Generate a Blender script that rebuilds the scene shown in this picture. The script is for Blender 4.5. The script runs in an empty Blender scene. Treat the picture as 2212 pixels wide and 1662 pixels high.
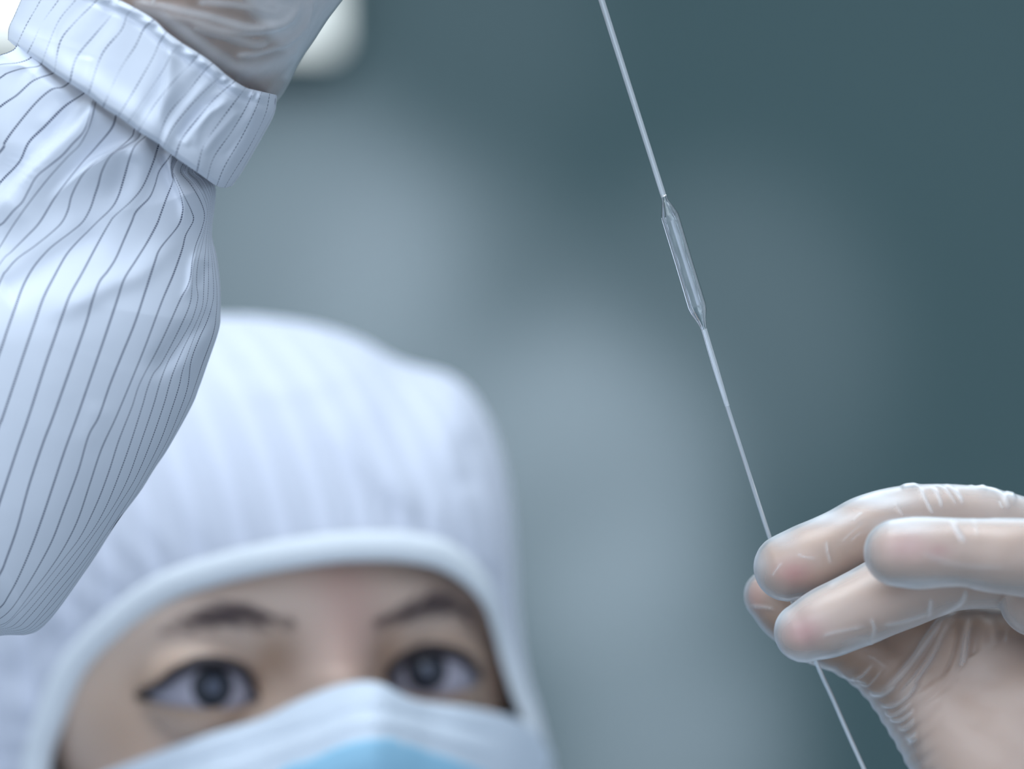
import bpy, bmesh, math, random
import numpy as np
from mathutils import Vector, Matrix

random.seed(7); rng = np.random.default_rng(7)
S = bpy.context.scene
COL = S.collection

# ------------------------------------------------------------------ camera, world, lights, exposure
CZ = 1.55                                    # camera height
W, H, LENS, SENSOR = 2212, 1662, 100.0, 36.0
K = SENSOR / LENS / W                        # metres per pixel per metre of distance
FOCUS = 0.613
cam = bpy.data.cameras.new('camera'); camo = bpy.data.objects.new('camera', cam); COL.objects.link(camo)
camo.location = (0, 0, CZ); camo.rotation_euler = (math.pi/2, 0, 0)
cam.lens = LENS; cam.sensor_width = SENSOR; cam.sensor_fit = 'HORIZONTAL'; cam.clip_start = 0.01
cam.dof.use_dof = True; cam.dof.focus_distance = FOCUS; cam.dof.aperture_fstop = 5.4
S.camera = camo
S.view_settings.view_transform = 'Standard'; S.view_settings.look = 'None'
S.view_settings.exposure = 0.0; S.view_settings.gamma = 1.0; S.view_settings.use_curve_mapping = False

w = bpy.data.worlds.new('world'); S.world = w; w.use_nodes = True
w.node_tree.nodes['Background'].inputs[0].default_value = (0.73, 0.84, 1.0, 1)
w.node_tree.nodes['Background'].inputs[1].default_value = 1.12

def area(name, loc, target, sx, sy, power, color):
    l = bpy.data.lights.new(name, 'AREA'); l.shape = 'RECTANGLE'; l.size = sx; l.size_y = sy
    l.energy = power; l.color = color
    o = bpy.data.objects.new(name, l); COL.objects.link(o); o.location = loc
    d = Vector(target) - Vector(loc); o.rotation_euler = d.to_track_quat('-Z', 'Y').to_euler()
    return o
area('ceiling_lamp_light', (-0.1, 0.4, 2.74), (-0.1, 0.4, 0), 1.2, 0.6, 12.0, (0.80, 0.90, 1.0))
area('added_front_fill_light', (-0.7, -0.75, 2.55), (-0.05, 0.7, 1.5), 1.6, 1.0, 15.0, (0.80, 0.90, 1.0))  # added area light for frontal fill, not a lamp of the room
area('rear_ceiling_lamp_light', (0.5, 1.9, 2.74), (0.5, 1.9, 0), 1.2, 0.6, 12.0, (0.80, 0.90, 1.0))

def added_wall_spot(px, py, r, power, color=(1.0, 0.76, 0.86)):
    """added spotlight without a fixture that throws a soft pool on the back wall (3.2 m away)"""
    k = SENSOR/LENS/W*3.2; t = Vector(((px-W/2)*k, 3.2, CZ-(py-H/2)*k)); p = Vector((t.x*1.0, 1.7, t.z+0.75))
    l = bpy.data.lights.new('added_wall_spot_light', 'SPOT'); l.energy = power*13; l.color = color; l.spot_blend = 1.0
    l.spot_size = 2*math.atan(r*k/(t-p).length); l.shadow_soft_size = 0.05
    o = bpy.data.objects.new('added_wall_spot_light', l); COL.objects.link(o); o.location = p; o.rotation_euler = (t-p).to_track_quat('-Z', 'Y').to_euler()
for a_ in ((640, 600, 480, 15), (980, 700, 430, 7), (1240, 1060, 430, 15), (1400, 1480, 420, 9), (1450, 1750, 400, 7), (1560, 760, 480, 4.5), (1000, 60, 400, 2)): added_wall_spot(*a_)  # invented spots, put in to make the wall's pale pools

# ------------------------------------------------------------------ helpers
def P(px, py, d):
    px, py, d = np.broadcast_arrays(np.asarray(px, float), np.asarray(py, float), np.asarray(d, float))
    return np.stack([(px - W/2)*K*d, d, CZ - (py - H/2)*K*d], -1)
def toPx(v):
    v = np.asarray(v, float)
    return np.stack([v[..., 0]/(K*v[..., 1]) + W/2, (CZ - v[..., 2])/(K*v[..., 1]) + H/2], -1)
def V3(p): return Vector([float(a) for a in p])

def mesh(name, verts, faces, mat, parent=None, uv=None, attrs=None, smooth=True):
    me = bpy.data.meshes.new(name)
    me.from_pydata([tuple(map(float, v)) for v in verts], [], [tuple(map(int, f)) for f in faces])
    me.validate(); me.update()
    if smooth: me.polygons.foreach_set('use_smooth', [True]*len(me.polygons))
    if uv is not None:
        l = me.uv_layers.new(name='UVMap'); li = np.empty(len(me.loops), dtype=np.int32)
        me.loops.foreach_get('vertex_index', li); l.data.foreach_set('uv', np.asarray(uv, dtype=np.float32)[li].ravel())
    for k, a in (attrs or {}).items():
        at = me.attributes.new(k, 'FLOAT', 'POINT'); at.data.foreach_set('value', np.asarray(a, dtype=np.float32))
    o = bpy.data.objects.new(name, me); COL.objects.link(o)
    if mat: me.materials.append(mat)
    if parent: o.parent = parent
    return o
def empty(name, loc=(0, 0, 0)):
    o = bpy.data.objects.new(name, None); COL.objects.link(o); o.location = loc; o.empty_display_size = 0.05
    return o
def tag(o, label, cat, group=None):
    o['label'] = label; o['category'] = cat
    if group: o['group'] = group
def setp(child, parent):
    child.parent = parent; child.matrix_parent_inverse = Matrix.Translation(parent.location).inverted()
def grid_faces(n, m, closed_u=False, closed_v=False, off=0):
    f = []
    for i in range(n if closed_u else n-1):
        for j in range(m if closed_v else m-1):
            a = i*m + j; b = ((i+1) % n)*m + j; c = ((i+1) % n)*m + (j+1) % m; d = i*m + (j+1) % m
            f.append((off+a, off+b, off+c, off+d))
    return f
def catmull(A, n):
    """resample points A (k, ...) at n values with a Catmull-Rom spline on the index"""
    A = np.asarray(A, float); k = len(A)
    Pd = np.concatenate([2*A[:1]-A[1:2], A, 2*A[-1:]-A[-2:-1]])
    t = np.linspace(0, k-1, n); i = np.minimum(t.astype(int), k-2); f = (t-i).reshape((-1,)+(1,)*(A.ndim-1))
    p0, p1, p2, p3 = Pd[i], Pd[i+1], Pd[i+2], Pd[i+3]
    return 0.5*((2*p1)+(-p0+p2)*f+(2*p0-5*p1+4*p2-p3)*f*f+(-p0+3*p1-3*p2+p3)*f**3)
def resample(A, n, smooth=True):
    A = np.asarray(A, float)
    if smooth: A = catmull(A, len(A)*12)
    s = np.concatenate([[0], np.cumsum(np.linalg.norm(np.diff(A[:, :2], axis=0), axis=1))])
    t = np.linspace(0, s[-1], n)
    return np.stack([np.interp(t, s, A[:, c]) for c in range(A.shape[1])], -1)
def loft(cols, nr, sub):
    G = np.stack([resample(c, nr) for c in cols])
    return catmull(G, (len(cols)-1)*sub + 1)
def pdist(Q, poly):
    """distance, signed distance (positive right of travel, y down) and 0..1 position along a polyline"""
    Q = np.asarray(Q, float); sh = Q.shape[:-1]; Q = Q.reshape(-1, 2); poly = np.asarray(poly, float)
    L = np.concatenate([[0], np.cumsum(np.linalg.norm(np.diff(poly, axis=0), axis=1))])
    best = np.full(len(Q), 1e18); sg = np.ones(len(Q)); tt = np.zeros(len(Q))
    for i in range(len(poly)-1):
        a, d = poly[i], poly[i+1]-poly[i]; n = np.dot(d, d)
        t = np.clip(((Q-a)@d)/n, 0, 1); r = Q-(a+t[:, None]*d); dd = (r**2).sum(1)
        m = dd < best
        best = np.where(m, dd, best); sg = np.where(m, np.sign(d[0]*r[:, 1]-d[1]*r[:, 0]+1e-12), sg)
        tt = np.where(m, (L[i]+t*np.sqrt(n))/L[-1], tt)
    best = np.sqrt(best)
    return best.reshape(sh), (best*sg).reshape(sh), tt.reshape(sh)
def sstep(x, a, b):
    t = np.clip((x-a)/(b-a), 0, 1); return t*t*(3-2*t)
def fold(Q, poly, amp, wl, wr, t0=0.15, t1=0.2, wiggle=0):
    """raised (or sunk) crease: height amp, falling off over wl on its left and wr on its right"""
    d, s, t = pdist(Q, catmull(poly, len(poly)*4))
    wd = np.where(s < 0, wl, wr)
    return amp*np.exp(-(s/wd)**2)*(sstep(t, 0, t0) if t0 else 1)*(1-sstep(t, 1-t1, 1) if t1 else 1)
def snoise(x, y, seed, n=5):
    r = np.random.default_rng(seed); o = 0
    for i in range(n):
        a = r.uniform(0, 6.28); f = r.uniform(0.6, 1.5); ph = r.uniform(0, 6.28)
        o = o + np.sin((x*np.cos(a)+y*np.sin(a))*f+ph)
    return o/n

# ------------------------------------------------------------------ materials
def mat(name, color, rough=0.5, spec=0.5, **kw):
    m = bpy.data.materials.new(name); m.use_nodes = True
    b = m.node_tree.nodes['Principled BSDF']
    b.inputs['Base Color'].default_value = (*color, 1); b.inputs['Roughness'].default_value = rough
    b.inputs['Specular IOR Level'].default_value = spec
    for k, v in kw.items(): b.inputs[k.replace('_', ' ')].default_value = v
    return m
class N:
    def __init__(s, m): s.t = m.node_tree; s.m = m
    def n(s, ty, **kw):
        x = s.t.nodes.new(ty)
        for k, v in kw.items(): setattr(x, k, v)
        return x
    def l(s, a, b): s.t.links.new(a, b)
    def math(s, op, a, b=None, c=None, clamp=False):
        x = s.n('ShaderNodeMath', operation=op, use_clamp=clamp)
        for i, v in enumerate((a, b, c)):
            if v is None: continue
            if isinstance(v, (int, float)): x.inputs[i].default_value = v
            else: s.l(v, x.inputs[i])
        return x.outputs[0]
    def mix(s, f, a, b):
        x = s.n('ShaderNodeMix', data_type='RGBA')
        if isinstance(f, (int, float)): x.inputs[0].default_value = f
        else: s.l(f, x.inputs[0])
        for v, i in ((a, 6), (b, 7)):
            if isinstance(v, tuple): x.inputs[i].default_value = (*v, 1)
            else: s.l(v, x.inputs[i])
        return x.outputs[2]
    def bsdf(s): return s.t.nodes['Principled BSDF']

def cloth_mat(name, base, line, width, dash, strength, twill=True, vary=False):
    m = mat(name, base, 0.9, 0.1); g = N(m); b = g.bsdf()
    b.inputs['Sheen Weight'].default_value = 0.15
    uv = g.n('ShaderNodeUVMap', uv_map='UVMap'); sp = g.n('ShaderNodeSeparateXYZ'); g.l(uv.outputs[0], sp.inputs[0])
    u, v = sp.outputs[0], sp.outputs[1]
    fr = g.math('FRACT', g.math('ADD', u, 0.5))
    d = g.math('ABSOLUTE', g.math('SUBTRACT', fr, 0.5))
    ln = g.math('SUBTRACT', 1.0, g.math('DIVIDE', d, width, clamp=True))
    ln = g.math('MULTIPLY', ln, 2.0, clamp=True)
    if dash:
        dv = g.math('ABSOLUTE', g.math('SUBTRACT', g.math('FRACT', g.math('DIVIDE', v, dash)), 0.5))
        dm = g.math('MULTIPLY', g.math('SUBTRACT', 0.40, dv), 8.0, clamp=True)
        ln = g.math('MULTIPLY', ln, g.math('MULTIPLY_ADD', dm, 0.8, 0.2))
    if vary:
        nv = g.n('ShaderNodeTexNoise'); nv.inputs['Scale'].default_value = 1.0; cb = g.n('ShaderNodeCombineXYZ')
        g.l(g.math('MULTIPLY', g.math('ROUND', u), 1.7), cb.inputs[0]); g.l(g.math('MULTIPLY', v, 0.10), cb.inputs[1]); g.l(cb.outputs[0], nv.inputs['Vector'])
        ln = g.math('MULTIPLY', ln, g.math('MULTIPLY', g.math('SUBTRACT', nv.outputs[0], 0.32), 2.8, clamp=True))
    g.l(g.mix(g.math('MULTIPLY', ln, strength), base, line), b.inputs['Base Color'])
    if twill:
        tw = g.math('SINE', g.math('ADD', g.math('MULTIPLY', u, 105.0), g.math('MULTIPLY', v, 6.0)))
        nz = g.n('ShaderNodeTexNoise'); nz.inputs['Scale'].default_value = 90; nz.inputs['Detail'].default_value = 2
        tc = g.n('ShaderNodeTexCoord'); g.l(tc.outputs['Object'], nz.inputs['Vector'])
        hgt = g.math('ADD', g.math('MULTIPLY', tw, 0.00001), g.math('MULTIPLY', nz.outputs[0], 0.0006))
        bp = g.n('ShaderNodeBump'); bp.inputs['Strength'].default_value = 0.35; bp.inputs['Distance'].default_value = 1.0
        g.l(hgt, bp.inputs['Height']); g.l(bp.outputs[0], b.inputs['Normal'])
    return m
M_sleeve = cloth_mat('striped_cleanroom_cloth', (0.71, 0.75, 0.83), (0.035, 0.05, 0.11), 0.06, 0.55, 1.0)
M_hood = cloth_mat('hood_cloth', (0.68, 0.71, 0.81), (0.78, 0.81, 0.93), 0.22, 0, 0.7, False)
M_trim = mat('hood_elastic', (0.90, 0.94, 0.98), 0.8, 0.2)
M_mask = mat('mask_white_fleece', (0.80, 0.87, 0.96), 0.8, 0.2)
M_maskb = mat('mask_blue_fleece', (0.42, 0.74, 0.95), 0.75, 0.2)
M_cover = mat('plain_white_cloth', (0.76, 0.81, 0.90), 0.8, 0.2)

M_skin = mat('skin', (0.52, 0.36, 0.27), 0.45, 0.4); g = N(M_skin); b = g.bsdf()
b.inputs['Subsurface Weight'].default_value = 0.12; b.inputs['Subsurface Radius'].default_value = (0.006, 0.002, 0.001)
b.inputs['Subsurface Scale'].default_value = 0.5
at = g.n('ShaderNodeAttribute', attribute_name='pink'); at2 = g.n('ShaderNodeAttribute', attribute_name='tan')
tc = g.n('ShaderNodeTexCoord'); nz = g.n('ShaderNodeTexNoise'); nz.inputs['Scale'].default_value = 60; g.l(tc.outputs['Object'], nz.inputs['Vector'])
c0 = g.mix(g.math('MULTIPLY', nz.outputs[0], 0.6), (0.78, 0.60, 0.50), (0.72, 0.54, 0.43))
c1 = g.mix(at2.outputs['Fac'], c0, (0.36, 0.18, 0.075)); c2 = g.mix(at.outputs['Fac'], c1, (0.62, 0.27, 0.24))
g.l(c2, b.inputs['Base Color'])

M_glove = bpy.data.materials.new('thin_vinyl_glove'); M_glove.use_nodes = True; g = N(M_glove); b = g.bsdf()
b.inputs['Base Color'].default_value = (0.88, 0.91, 0.94, 1); b.inputs['Roughness'].default_value = 0.42
b.inputs['Specular IOR Level'].default_value = 0.5
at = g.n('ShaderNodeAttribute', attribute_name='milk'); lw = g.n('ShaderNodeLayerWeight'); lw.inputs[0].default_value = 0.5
edge = g.math('POWER', lw.outputs['Facing'], 2.0)
tc = g.n('ShaderNodeTexCoord'); nz = g.n('ShaderNodeTexNoise'); nz.inputs['Scale'].default_value = 45; nz.inputs['Detail'].default_value = 3
g.l(tc.outputs['Object'], nz.inputs['Vector'])
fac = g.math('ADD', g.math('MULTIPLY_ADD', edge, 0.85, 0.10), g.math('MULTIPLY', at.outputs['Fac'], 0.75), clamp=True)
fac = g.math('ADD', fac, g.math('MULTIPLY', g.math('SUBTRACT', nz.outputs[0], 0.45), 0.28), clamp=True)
nz2 = g.n('ShaderNodeTexNoise'); nz2.inputs['Scale'].default_value = 260; nz2.inputs['Detail'].default_value = 3; g.l(tc.outputs['Object'], nz2.inputs['Vector'])
bp = g.n('ShaderNodeBump'); bp.inputs['Strength'].default_value = 0.25; bp.inputs['Distance'].default_value = 0.0006
g.l(nz2.outputs[0], bp.inputs['Height']); g.l(bp.outputs[0], b.inputs['Normal'])
tr = g.n('ShaderNodeBsdfTransparent'); mx = g.n('ShaderNodeMixShader'); g.l(fac, mx.inputs[0]); g.l(tr.outputs[0], mx.inputs[1]); g.l(b.outputs[0], mx.inputs[2])
gl = g.n('ShaderNodeBsdfGlossy'); gl.inputs['Roughness'].default_value = 0.3; g.l(bp.outputs[0], gl.inputs['Normal'])
fn = g.n('ShaderNodeFresnel'); fn.inputs[0].default_value = 1.4
mx2 = g.n('ShaderNodeMixShader'); g.l(g.math('MULTIPLY', fn.outputs[0], 0.8), mx2.inputs[0]); g.l(mx.outputs[0], mx2.inputs[1]); g.l(gl.outputs[0], mx2.inputs[2])
g.l(mx2.outputs[0], g.t.nodes['Material Output'].inputs[0])

M_glass = mat('clear_glass', (0.93, 0.97, 1.0), 0.03, 0.5, Transmission_Weight=0.72, IOR=1.47)
M_bulb = mat('bulb_glass', (0.95, 0.98, 1.0), 0.02, 0.5, Transmission_Weight=0.97, IOR=1.47)
M_brow = mat('brow_hair', (0.13, 0.09, 0.095), 0.6)
M_hair = mat('dark_hair', (0.035, 0.025, 0.03), 0.5)
M_wall = mat('teal_wall_paint', (0.098, 0.158, 0.166), 0.8, 0.15)
M_wall_l = mat('pale_wall_paint', (0.5, 0.55, 0.58), 0.6)
M_floor = mat('floor_vinyl', (0.25, 0.3, 0.32), 0.5)
M_ceil = mat('ceiling_tile', (0.7, 0.74, 0.76), 0.7)
M_metal = mat('white_metal', (0.7, 0.73, 0.76), 0.4)
M_emit = bpy.data.materials.new('lamp_diffuser'); M_emit.use_nodes = True
g = N(M_emit); g.t.nodes.remove(g.bsdf()); e = g.n('ShaderNodeEmission'); e.inputs[0].default_value = (0.86, 0.97, 1.0, 1); e.inputs[1].default_value = 1.35
g.l(e.outputs[0], g.t.nodes['Material Output'].inputs[0])

# ------------------------------------------------------------------ room
def box(name, lo, hi, m, parent=None, bevel=0):
    bm = bmesh.new(); bmesh.ops.create_cube(bm, size=1)
    lo, hi = Vector(lo), Vector(hi)
    for v in bm.verts: v.co = Vector([(lo[i]+hi[i])/2 + v.co[i]*(hi[i]-lo[i]) for i in range(3)])
    if bevel: bmesh.ops.bevel(bm, geom=bm.edges[:], offset=bevel, segments=3, affect='EDGES', profile=0.5)
    me = bpy.data.meshes.new(name); bm.to_mesh(me); bm.free(); me.materials.append(m)
    o = bpy.data.objects.new(name, me); COL.objects.link(o)
    if parent: setp(o, parent)
    return o
for nm, lo, hi, m in (('floor', (-2.2, -3.5, -0.1), (2.2, 3.3, 0), M_floor), ('ceiling', (-2.2, -1.0, 2.8), (2.2, 3.3, 2.9), M_ceil),
                      ('wall_back', (-2.2, 3.2, 0), (2.2, 3.3, 2.8), M_wall), ('wall_left', (-2.3, -1.0, 0), (-2.2, 3.3, 2.8), M_wall_l),
                      ('wall_right', (2.2, -1.0, 0), (2.3, 3.3, 2.8), M_wall_l)):
    box(nm, lo, hi, m)['kind'] = 'structure'

def tube(path, rad, seg=24, caps=True, ell=1.0):
    """verts, faces of a swept tube; ell scales the radius along the first normal"""
    path = np.asarray(path, float); rad = np.broadcast_to(np.asarray(rad, float), (len(path),))
    T = np.gradient(path, axis=0); T /= np.linalg.norm(T, axis=1)[:, None]
    n = np.cross(T[0], [0.13, 1, 0.2]); n /= np.linalg.norm(n); vs = []
    for i in range(len(path)):
        n = n-np.dot(n, T[i])*T[i]; n /= np.linalg.norm(n); bb = np.cross(T[i], n)
        for k in range(seg):
            a = 2*math.pi*k/seg; vs.append(path[i]+rad[i]*(ell*n*math.cos(a)+bb*math.sin(a)))
    f = grid_faces(len(path), seg, closed_v=True)
    if caps:
        vs += [path[0], path[-1]]; c0, c1 = len(vs)-2, len(vs)-1; o = (len(path)-1)*seg
        f += [(c0, (k+1) % seg, k) for k in range(seg)] + [(c1, o+k, o+(k+1) % seg) for k in range(seg)]
    return vs, f

lr = empty('wall_light', V3(P(150, -60, 3.1))); tag(lr, 'glowing white light panel out of focus behind the raised cuff', 'light')
a, c = P(-420, -420, 3.12), P(728, 108, 3.12)
box('housing', (a[0]-.01, 3.12, c[2]-.01), (c[0]+.01, 3.2, a[2]+.01), M_wall, lr, 0.02)
box('diffuser', (a[0], 3.10, c[2]), (c[0], 3.125, a[2]), M_emit, lr, 0.012)
for (x, y) in ((-0.1, 0.4), (0.5, 1.9)):
    cl = empty('ceiling_light', (x, y, 2.8)); tag(cl, 'recessed ceiling light panel ' + ('above the raised hands' if y < 1 else 'in front of the back wall'), 'light')
    box('frame', (x-.64, y-.34, 2.76), (x+.64, y+.34, 2.8), M_metal, cl)
    box('diffuser', (x-.6, y-.3, 2.752), (x+.6, y+.3, 2.765), M_emit, cl)

# ------------------------------------------------------------------ the person
person = empty('person', (-0.084, 0.86, 0)); tag(person, 'person in white hood, face mask and pinstriped coverall, gloved hands raised', 'person')

# ---- sleeve traced stripe by stripe (crop coordinates turned to photo pixels)
def cA(L): return [(240+x/3.196, 380+y/3.196) for x, y in L]
def cB(L): return [(x/3.195, 880+y/3.195) for x, y in L]
def cC(L): return [(x/4.156, 100+y/4.156) for x, y in L]
def cD(L): return [(x/3.957, 480+y/3.957) for x, y in L]
tail = cB([(60, 1574), (0, 1580), (-120, 1600), (-280, 1625)])
sil = cA([(640, -30), (700, 40), (718, 95), (712, 200), (692, 400), (725, 560), (748, 750), (750, 960), (735, 1080), (650, 1330), (600, 1470)]) + cB([(1315, 0), (1160, 280), (1060, 430), (960, 590), (830, 760), (750, 880), (650, 1040), (560, 1170), (420, 1370), (340, 1470), (260, 1545), (180, 1572), (120, 1574)]) + tail
L13 = cA([(620, -20), (690, 50), (708, 90), (706, 170), (686, 410), (712, 600), (730, 780), (728, 930), (705, 1090), (630, 1300), (580, 1450)]) + cB([(1290, 0), (1155, 270), (1040, 450), (920, 640), (820, 770), (740, 885), (640, 1048), (550, 1180), (410, 1378), (330, 1475), (255, 1535), (175, 1568), (110, 1570), (55, 1570), (0, 1575), (-120, 1594), (-280, 1620)])
L12 = cA([(600, -20), (670, 40), (697, 110), (700, 170), (680, 420), (698, 600), (708, 800), (695, 900), (660, 1010), (605, 1130), (552, 1280), (530, 1450)]) + cB([(1250, 0), (1150, 240), (1000, 500), (880, 690), (760, 865), (640, 1028), (530, 1190), (400, 1370), (320, 1460), (245, 1522), (165, 1560), (100, 1562), (50, 1562), (0, 1568), (-120, 1588), (-280, 1614)])
L11 = cA([(580, -25), (640, 30), (683, 120), (690, 190), (672, 420), (672, 600), (670, 800), (655, 905), (615, 1015), (560, 1150), (495, 1340), (470, 1450)]) + cB([(1190, 0), (1100, 250), (960, 525), (830, 735), (720, 895), (600, 1058), (480, 1225), (380, 1345), (290, 1445), (210, 1525), (140, 1553), (80, 1553), (40, 1553), (0, 1560), (-120, 1580), (-280, 1607)])
L10 = cA([(560, -30), (620, 30), (672, 130), (682, 210), (660, 420), (645, 600), (640, 760), (630, 900), (580, 1030), (500, 1190), (432, 1350), (400, 1450)]) + cB([(1125, 0), (1030, 270), (930, 500), (800, 710), (680, 910), (560, 1080), (440, 1225), (330, 1362), (240, 1470), (175, 1525), (110, 1543), (60, 1544), (0, 1550), (-120, 1570), (-280, 1600)])
L9 = cA([(535, -30), (600, 40), (655, 140), (672, 230), (640, 420), (600, 600), (590, 740), (598, 850), (560, 990), (480, 1140), (400, 1270), (340, 1420)]) + cB([(1055, 0), (960, 280), (880, 500), (780, 690), (640, 890), (500, 1090), (380, 1235), (270, 1370), (180, 1470), (130, 1515), (60, 1535), (0, 1542), (-120, 1560), (-280, 1592)])
L8 = cA([(510, -30), (580, 50), (640, 150), (664, 250), (640, 380), (600, 500), (570, 640), (558, 780), (550, 860), (520, 950), (450, 1100), (350, 1290), (290, 1370), (250, 1470)]) + cB([(980, 0), (900, 250), (830, 445), (740, 670), (640, 850), (500, 1030), (360, 1210), (240, 1355), (150, 1455), (80, 1515), (0, 1533), (-120, 1550), (-280, 1583)])
L7 = cA([(480, -30), (550, 60), (615, 170), (645, 270), (625, 370), (585, 480), (560, 590), (550, 690), (525, 770), (480, 850), (400, 1030), (320, 1200), (200, 1430)]) + cB([(910, 0), (820, 230), (750, 450), (670, 660), (560, 885), (450, 1035), (300, 1225), (200, 1345), (120, 1430), (50, 1495), (0, 1520), (-120, 1540), (-280, 1573)])
L6 = cA([(425, -40), (445, 10), (500, 130), (555, 245), (567, 310), (515, 410), (490, 510), (430, 680), (350, 870)]) + cD([(1250, 1040), (1150, 1290), (995, 1662)]) + cB([(700, 290), (620, 530), (540, 770), (450, 955), (340, 1125), (220, 1280), (120, 1410), (60, 1475), (0, 1505), (-120, 1535), (-280, 1565)])
L5 = cA([(400, -45), (420, 0), (465, 90), (493, 190), (492, 260), (460, 350), (340, 500), (300, 600)]) + cD([(1240, 600), (1150, 870), (1040, 1140), (940, 1390), (845, 1662)]) + cB([(610, 200), (540, 440), (440, 710), (360, 920), (260, 1110), (160, 1275), (80, 1390), (0, 1460), (-120, 1520), (-280, 1560)])
L4 = cA([(385, -50), (405, 0), (425, 40), (380, 160), (340, 270)]) + cD([(1340, 20), (1260, 170), (1160, 330), (1060, 490), (1000, 670), (900, 970), (800, 1260), (660, 1662)]) + cB([(450, 290), (370, 530), (300, 740), (220, 960), (130, 1170), (60, 1300), (0, 1385), (-140, 1480), (-280, 1550)])
L3 = cC([(1560, 930), (1510, 1010), (1430, 1120), (1390, 1250), (1340, 1360), (1225, 1480)]) + cD([(1125, 0), (1060, 150), (990, 310), (920, 420), (850, 510), (790, 670), (740, 850), (640, 1140), (455, 1662)]) + cB([(300, 240), (200, 540), (120, 830), (50, 1030), (0, 1150), (-120, 1330), (-280, 1470)])
L2 = cC([(1450, 830), (1420, 898), (1371, 1055), (1285, 1255), (1185, 1384), (1028, 1525)]) + cD([(940, 0), (870, 120), (800, 250), (700, 440), (600, 620), (540, 780), (460, 1010), (380, 1240), (245, 1662)]) + cB([(130, 260), (60, 470), (0, 650), (-80, 900), (-180, 1120), (-330, 1330)])
L1 = cC([(1330, 790), (1215, 890), (1165, 1000), (1120, 1160), (1065, 1340), (1000, 1455)]) + cD([(830, 0), (750, 80), (650, 180), (560, 290), (460, 470), (370, 650), (300, 850), (200, 1140), (25, 1662)]) + cB([(0, 110), (-60, 290), (-160, 560), (-270, 850), (-420, 1150)])
M1 = cC([(1280, 700), (1240, 820), (1130, 900), (1000, 975), (920, 1110), (880, 1250), (850, 1340), (810, 1460)]) + cD([(705, 0), (600, 90), (480, 180), (400, 250), (290, 380), (200, 540), (130, 730), (60, 930), (0, 1110), (-200, 1660)]) + [(-130, 1080), (-230, 1200)]
M2 = cC([(1230, 680), (1205, 750), (1185, 810), (1100, 890), (1020, 950), (870, 1030), (760, 1130), (690, 1240), (640, 1350), (610, 1470)]) + cD([(530, 0), (440, 90), (290, 210), (150, 310), (60, 410), (0, 510), (-240, 1100)]) + [(-150, 900), (-290, 1120)]
M3 = cC([(1060, 560), (1043, 620), (1000, 740), (850, 920), (700, 1090), (500, 1350)]) + cD([(340, 0), (230, 120), (100, 250), (0, 355)]) + [(-70, 680), (-190, 900), (-350, 1100)]
M4 = cC([(880, 440), (855, 520), (830, 620), (790, 740), (720, 880), (600, 1000), (430, 1190), (250, 1420), (137, 1579)]) + cD([(60, 110), (0, 210)]) + [(-90, 680), (-230, 880), (-400, 1050)]
M5 = cC([(850, 430), (825, 530), (800, 640), (750, 770), (650, 880), (560, 980), (450, 1070), (330, 1170), (260, 1290), (200, 1400), (120, 1480), (37, 1579)]) + [(-20, 510), (-120, 660), (-280, 850), (-450, 1000)]
M6 = cC([(770, 380), (750, 425), (580, 540), (400, 720), (260, 860), (190, 1010), (130, 1090), (0, 1225)]) + [(-60, 470), (-180, 640), (-340, 820), (-490, 960)]
M7 = cC([(640, 290), (620, 325), (560, 368), (460, 390), (320, 510), (130, 740), (40, 870), (0, 950)]) + [(-100, 440), (-240, 620), (-400, 790), (-540, 910)]
M8 = cC([(500, 210), (470, 245), (350, 285), (270, 330), (150, 440), (0, 545)]) + [(-80, 300), (-260, 500), (-440, 710), (-590, 860)]
M9 = cC([(390, 140), (340, 180), (200, 200), (70, 240), (0, 285)]) + [(-100, 240), (-290, 440), (-480, 650), (-630, 810)]
M10 = cC([(300, 80), (250, 120), (150, 150), (0, 165), (-150, 220)]) + [(-120, 200), (-310, 400), (-500, 600), (-650, 780)]
M11 = cC([(150, -10), (120, 30), (60, 60), (0, 80), (-150, 150)]) + [(-130, 180), (-320, 380), (-510, 580), (-660, 760)]
cols = [sil, L13, L12, L11, L10, L9, L8, L7, L6, L5, L4, L3, L2, L1, M1, M2, M3, M4, M5, M6, M7, M8, M9, M10, M11]
for i_ in range(0, 12): cols[i_] = [(cols[i_][0][0]+12, cols[i_][0][1]-28)]+list(cols[i_])
SUB, NR = 10, 420
G = loft(cols, NR, SUB); nu = G.shape[0]
# where the traced stripe stands: index 0 is the silhouette
u = np.linspace(0, len(cols)-1, nu)[:, None]*np.ones((1, NR))
silc = catmull(sil, len(sil)*8)
d, _, _ = pdist(G, silc)
aw = 300+130*sstep(G[..., 1], 350, 750)
D0 = 0.622
lift = np.sqrt(np.clip(1-(1-np.minimum(d, 2*aw)/aw)**2, 0, 1))
bz = aw*K*0.61*0.8
# folds (photo pixels, height in mm)
F = 0
F += fold(G, cC([(850, 480), (700, 700), (450, 950), (200, 1200), (0, 1420), (-200, 1650)]), 6.0, 75, 11, 0.05, 0.25)
F += fold(G, cC([(1340, 825), (1200, 900), (1000, 975), (800, 1090), (600, 1260), (400, 1460)]), 4.6, 60, 10, 0.03, 0.6)
F += fold(G, cC([(1475, 925), (1545, 1140), (1610, 1290), (1655, 1400), (1650, 1520), (1600, 1640)]), 3.2, 50, 9, 0.05, 0.5)
F += fold(G, cC([(400, 150), (250, 320), (140, 560), (65, 760), (20, 1000), (-60, 1150)]), 3.4, 70, 12, 0.05, 0.3) if False else fold(G, cC([(400, 150), (250, 320), (140, 560), (65, 760), (20, 1000), (-60, 1150)][::-1]), 2.4, 12, 70, 0.3, 0.05)
F += fold(G, [(238, 490), (150, 545), (80, 590), (0, 640)], -1.8, 34, 34, 0.2, 0.1)
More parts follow.
